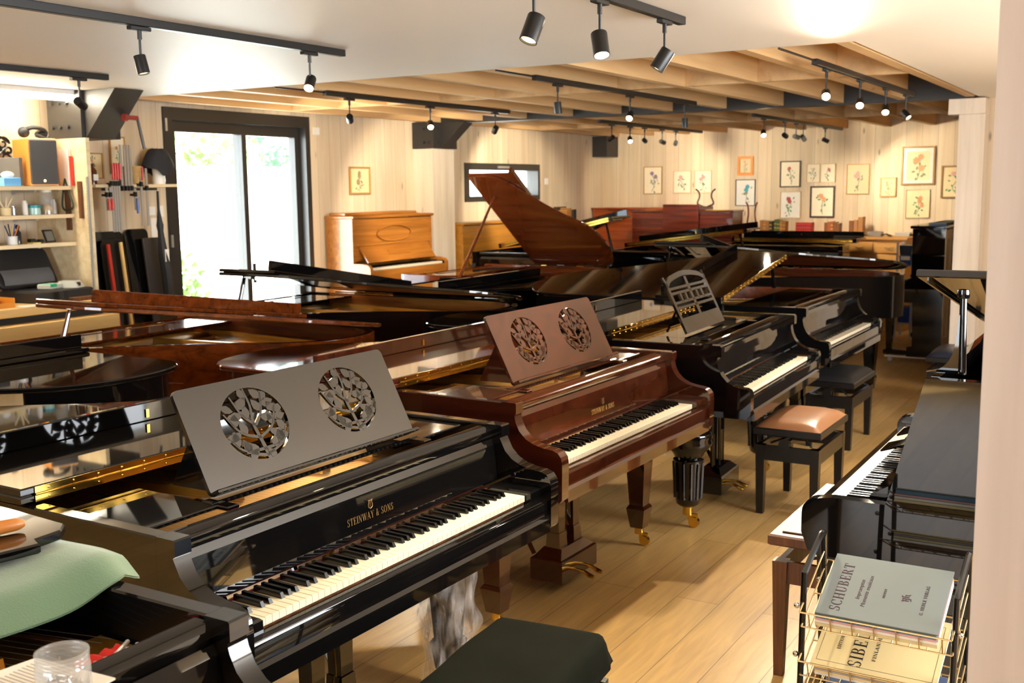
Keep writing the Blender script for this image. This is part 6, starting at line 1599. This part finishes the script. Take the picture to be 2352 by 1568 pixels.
# ================================================================== TRACK LIGHTS
TRK = plain('black_track', (24, 23, 22), rough=0.4)
LAMPON = plain('lit_lamp', (255, 226, 170), emit=(255, 222, 160), es=40)
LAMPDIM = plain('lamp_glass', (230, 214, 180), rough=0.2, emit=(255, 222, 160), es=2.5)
def track(label, x, y0, y1, z=ZC, feed=None):
    R = thing('light_track', label, 'light track', (x, (y0 + y1) / 2, z), 0, 'black lighting tracks')
    MB().box(-0.017, 0.017, -(y1 - y0) / 2, (y1 - y0) / 2, -0.034, -0.001, 0.002).build('rail', TRK, R)
    if feed: MB().tube([(0, -(y1 - y0) / 2, -0.012), (0, feed - (y0 + y1) / 2, -0.012)], 0.006, 6).build('feed_cable', TRK, R)
def spot(label, x, y, aim, lit, z=ZC - 0.035, power=0, size=0.76, drop=0.13, cone=55):
    """head hung from a rod; aim = the point in the room it is turned to"""
    R = thing('track_spotlight', label, 'spotlight', (x, y, z), 0, 'black track spotlights')
    MB().box(-0.013, 0.013, -0.05, 0.05, -0.016, -0.0005, 0.002).build('adapter', TRK, R)
    MB().tube([(0, 0, -0.016), (0, 0, -0.05)], 0.009, 8).tube([(0, 0, -0.05), (0, 0, -drop)], 0.005, 8).tube([(-0.0, 0.0, -drop - 0.006), (0.02, 0, -drop - 0.006)], 0.011, 8).build('rod', TRK, R)
    hp = Vector((0.0, 0.0, -drop - 0.012))
    d = (Vector(aim) - (R.location + hp)).normalized()
    q = Vector((0, 0, -1)).rotation_difference(d)
    r, l = 0.033 * size, 0.098 * size
    mb = MB().lathe([(0.0, 0.03), (r * 0.96, 0.03), (r, 0.026), (r, -l + 0.03), (r * 0.9, -l + 0.03), (r * 0.88, -l + 0.045), (0.0, -l + 0.046)], 18)
    hd = mb.build('head', TRK, R, hp); hd.rotation_mode = 'QUATERNION'; hd.rotation_quaternion = q
    MB().lathe([(0.0, -l + 0.0445), (r * 0.86, -l + 0.0445), (r * 0.80, -l + 0.036), (0.0, -l + 0.032)], 16).build('bulb', LAMPON if lit else LAMPDIM, hd)
    if power:  # beam set by power alone, on dim heads too
        li = bpy.data.lights.new('spot_beam', 'SPOT'); li.energy = power; li.color = (1.0, 0.85, 0.63); li.spot_size = math.radians(cone); li.spot_blend = 0.45; li.shadow_soft_size = 0.025
        lo = bpy.data.objects.new('spot_beam', li); COL.objects.link(lo); lo.parent = R; lo.location = hp + d * (l + 0.0)
        lo.rotation_mode = 'QUATERNION'; lo.rotation_quaternion = q
track('long black track on the white ceiling at the upper left, nearest the viewer', -3.56, -1.6, 4.33)
track('short black track on the white ceiling above the workshop corner', -5.40, 3.0, 4.40)
track('black track on the white ceiling at the top right of centre', -1.76, -1.6, 4.32)
track('black track under the joists nearest the glazed door', -5.11, 6.0, 8.50, feed=5.5)
track('black track under the joists in the middle of the first bay', -3.39, 5.95, 8.62, feed=5.5)
track('black track under the joists above the aisle with the bright lamps', -1.72, 6.15, 8.90, feed=5.5)
track('black track of five lamps before the right half of the picture wall', -3.49, 10.40, 13.75)
track('black track of five lamps before the left half of the picture wall', -5.10, 10.30, 13.2)
PW = 34
spot('black spotlight on the long ceiling track at the upper left', -3.56, 3.07, (-3.2, 3.2, 0.6), False, power=PW * 1.2)
spot('lit spotlight near the end of the long upper left ceiling track', -3.56, 4.08, (-3.10, 3.1, 1.2), True, power=PW)
spot('spotlight in front of the fluorescent tube above the workshop', -5.40, 4.20, (-5.9, 5.5, 1.6), False, power=PW * 0.6)
spot('cropped spotlight at the very top edge of the photo', -1.76, 3.09, (-1.95, 2.5, 1.0), False, power=PW * 1.1, cone=70, size=0.9)
spot('half lit spotlight second on the top right ceiling track', -1.76, 3.56, (-1.3, 3.1, 0.7), True, power=PW * 1.0, cone=70, size=0.9)
spot('spotlight at the end of the top right ceiling track', -1.76, 4.14, (-2.6, 3.7, 0.8), False, power=PW * 1.2, size=0.9)
spot('spotlight nearest the glazed door on the first joist track', -5.11, 6.27, (-6.6, 8.3, 1.3), False, power=PW * 1.1, cone=90)
spot('lit middle spotlight on the joist track nearest the glazed door', -5.11, 7.28, (-4.1, 6.0, 1.1), True, power=PW * 1.5, cone=80)
spot('last spotlight on the joist track nearest the glazed door', -5.11, 8.27, (-6.6, 9.6, 1.2), False, power=PW * 1.7, cone=95)
spot('first spotlight on the middle joist track', -3.39, 6.25, (-3.3, 6.35, 1.0), False, power=PW)
spot('lit second spotlight on the middle joist track', -3.39, 7.35, (-2.9, 5.6, 1.0), True, power=PW * 1.2, cone=70)
spot('last spotlight on the middle joist track, shining downward', -3.39, 8.40, (-3.4, 8.45, 1.0), False, power=PW)
spot('brightest spotlight, first on the aisle track', -1.72, 6.40, (-0.9, 3.6, 1.0), True, power=PW * 2.8, cone=70)
spot('second bright spotlight on the aisle track', -1.72, 7.20, (-1.1, 5.0, 0.9), True, power=PW * 2.6, cone=70)
spot('third spotlight on the aisle track', -1.72, 7.94, (-1.3, 6.2, 0.9), True, power=PW * 1.4, cone=65)
spot('fourth spotlight on the aisle track, turned to the right', -1.72, 8.62, (-1.0, 8.2, 1.5), False, power=PW * 1.2, cone=65)
for i, (y, tx, tz, lit) in enumerate(((10.72, -3.1, 1.5, True), (11.43, -3.3, 1.7, False), (11.83, -2.6, 1.8, False), (12.1, -3.0, 0.9, False), (13.0, -2.3, 1.6, False))):
    spot('%s lamp on the track before the right half of the picture wall' % ('lit first', 'second', 'third', 'fourth', 'fifth')[i], -3.49, y, (tx, Y1, tz) if i else (-3.0, 9.6, 1.3), lit, power=PW * 0.72, cone=70)
for i, (y, tx, tz, lit) in enumerate(((10.6, -5.3, 1.6, False), (11.06, -4.9, 1.7, True), (11.45, -5.6, 1.8, False), (11.95, -4.6, 1.7, False), (12.36, -6.0, 1.7, False))):
    spot('%s lamp on the track before the left half of the picture wall' % ('first', 'lit second', 'third', 'fourth', 'fifth')[i], -5.10, y, (tx, Y1, tz) if i not in (0, 1) else ((-4.4, 10.0, 1.3) if i else (XL, 11.4, 1.5)), lit, power=PW * (0.8 if i else 2.0), cone=70)
spot('unseen spotlight added on the long track to light the bottom left piano', -3.56, 1.85, (-1.75, 1.0, 0.95), True, power=PW * 0.5, cone=50)  # lamp added out of view to brighten the blanket and open piano
for x, y, aim in ((-3.56, 0.4, (-3.4, -0.6, 0)), (-3.56, -0.5, (-3.0, -1.6, 0)), (-3.56, -1.4, (-3.5, -2.0, 0)), (-1.76, 0.3, (-3.0, -0.9, 0.0)), (-1.76, -0.5, (-3.2, -1.6, 0.0)), (-1.76, -1.3, (-2.9, -2.2, 0))):  # unseen lamps added to brighten the ceiling by floor bounce
    spot('unseen spotlight added behind the viewer to bounce light off the floor', x, y, aim, True, power=PW * 0.6, cone=100)
R = thing('fluorescent_lamp', 'bright fluorescent strip lamp on the ceiling above the workshop shelves', 'ceiling lamp', (-6.45, 3.9, ZC - 0.001))
MB().box(-0.06, 0.06, -1.25, 1.25, -0.03, 0).build('housing', WHITE, R)
MB().tube([(0, -1.2, -0.05), (0, 1.2, -0.05)], 0.018, 10).build('tube_light', plain('fluorescent', (255, 250, 232), emit=(255, 244, 220), es=32), R)
mb = MB()
for y in (-1.23, 1.23): mb.box(-0.03, 0.03, y - 0.02, y + 0.02, -0.075, -0.03, 0.003)
mb.build('end_cap', WHITE, R)
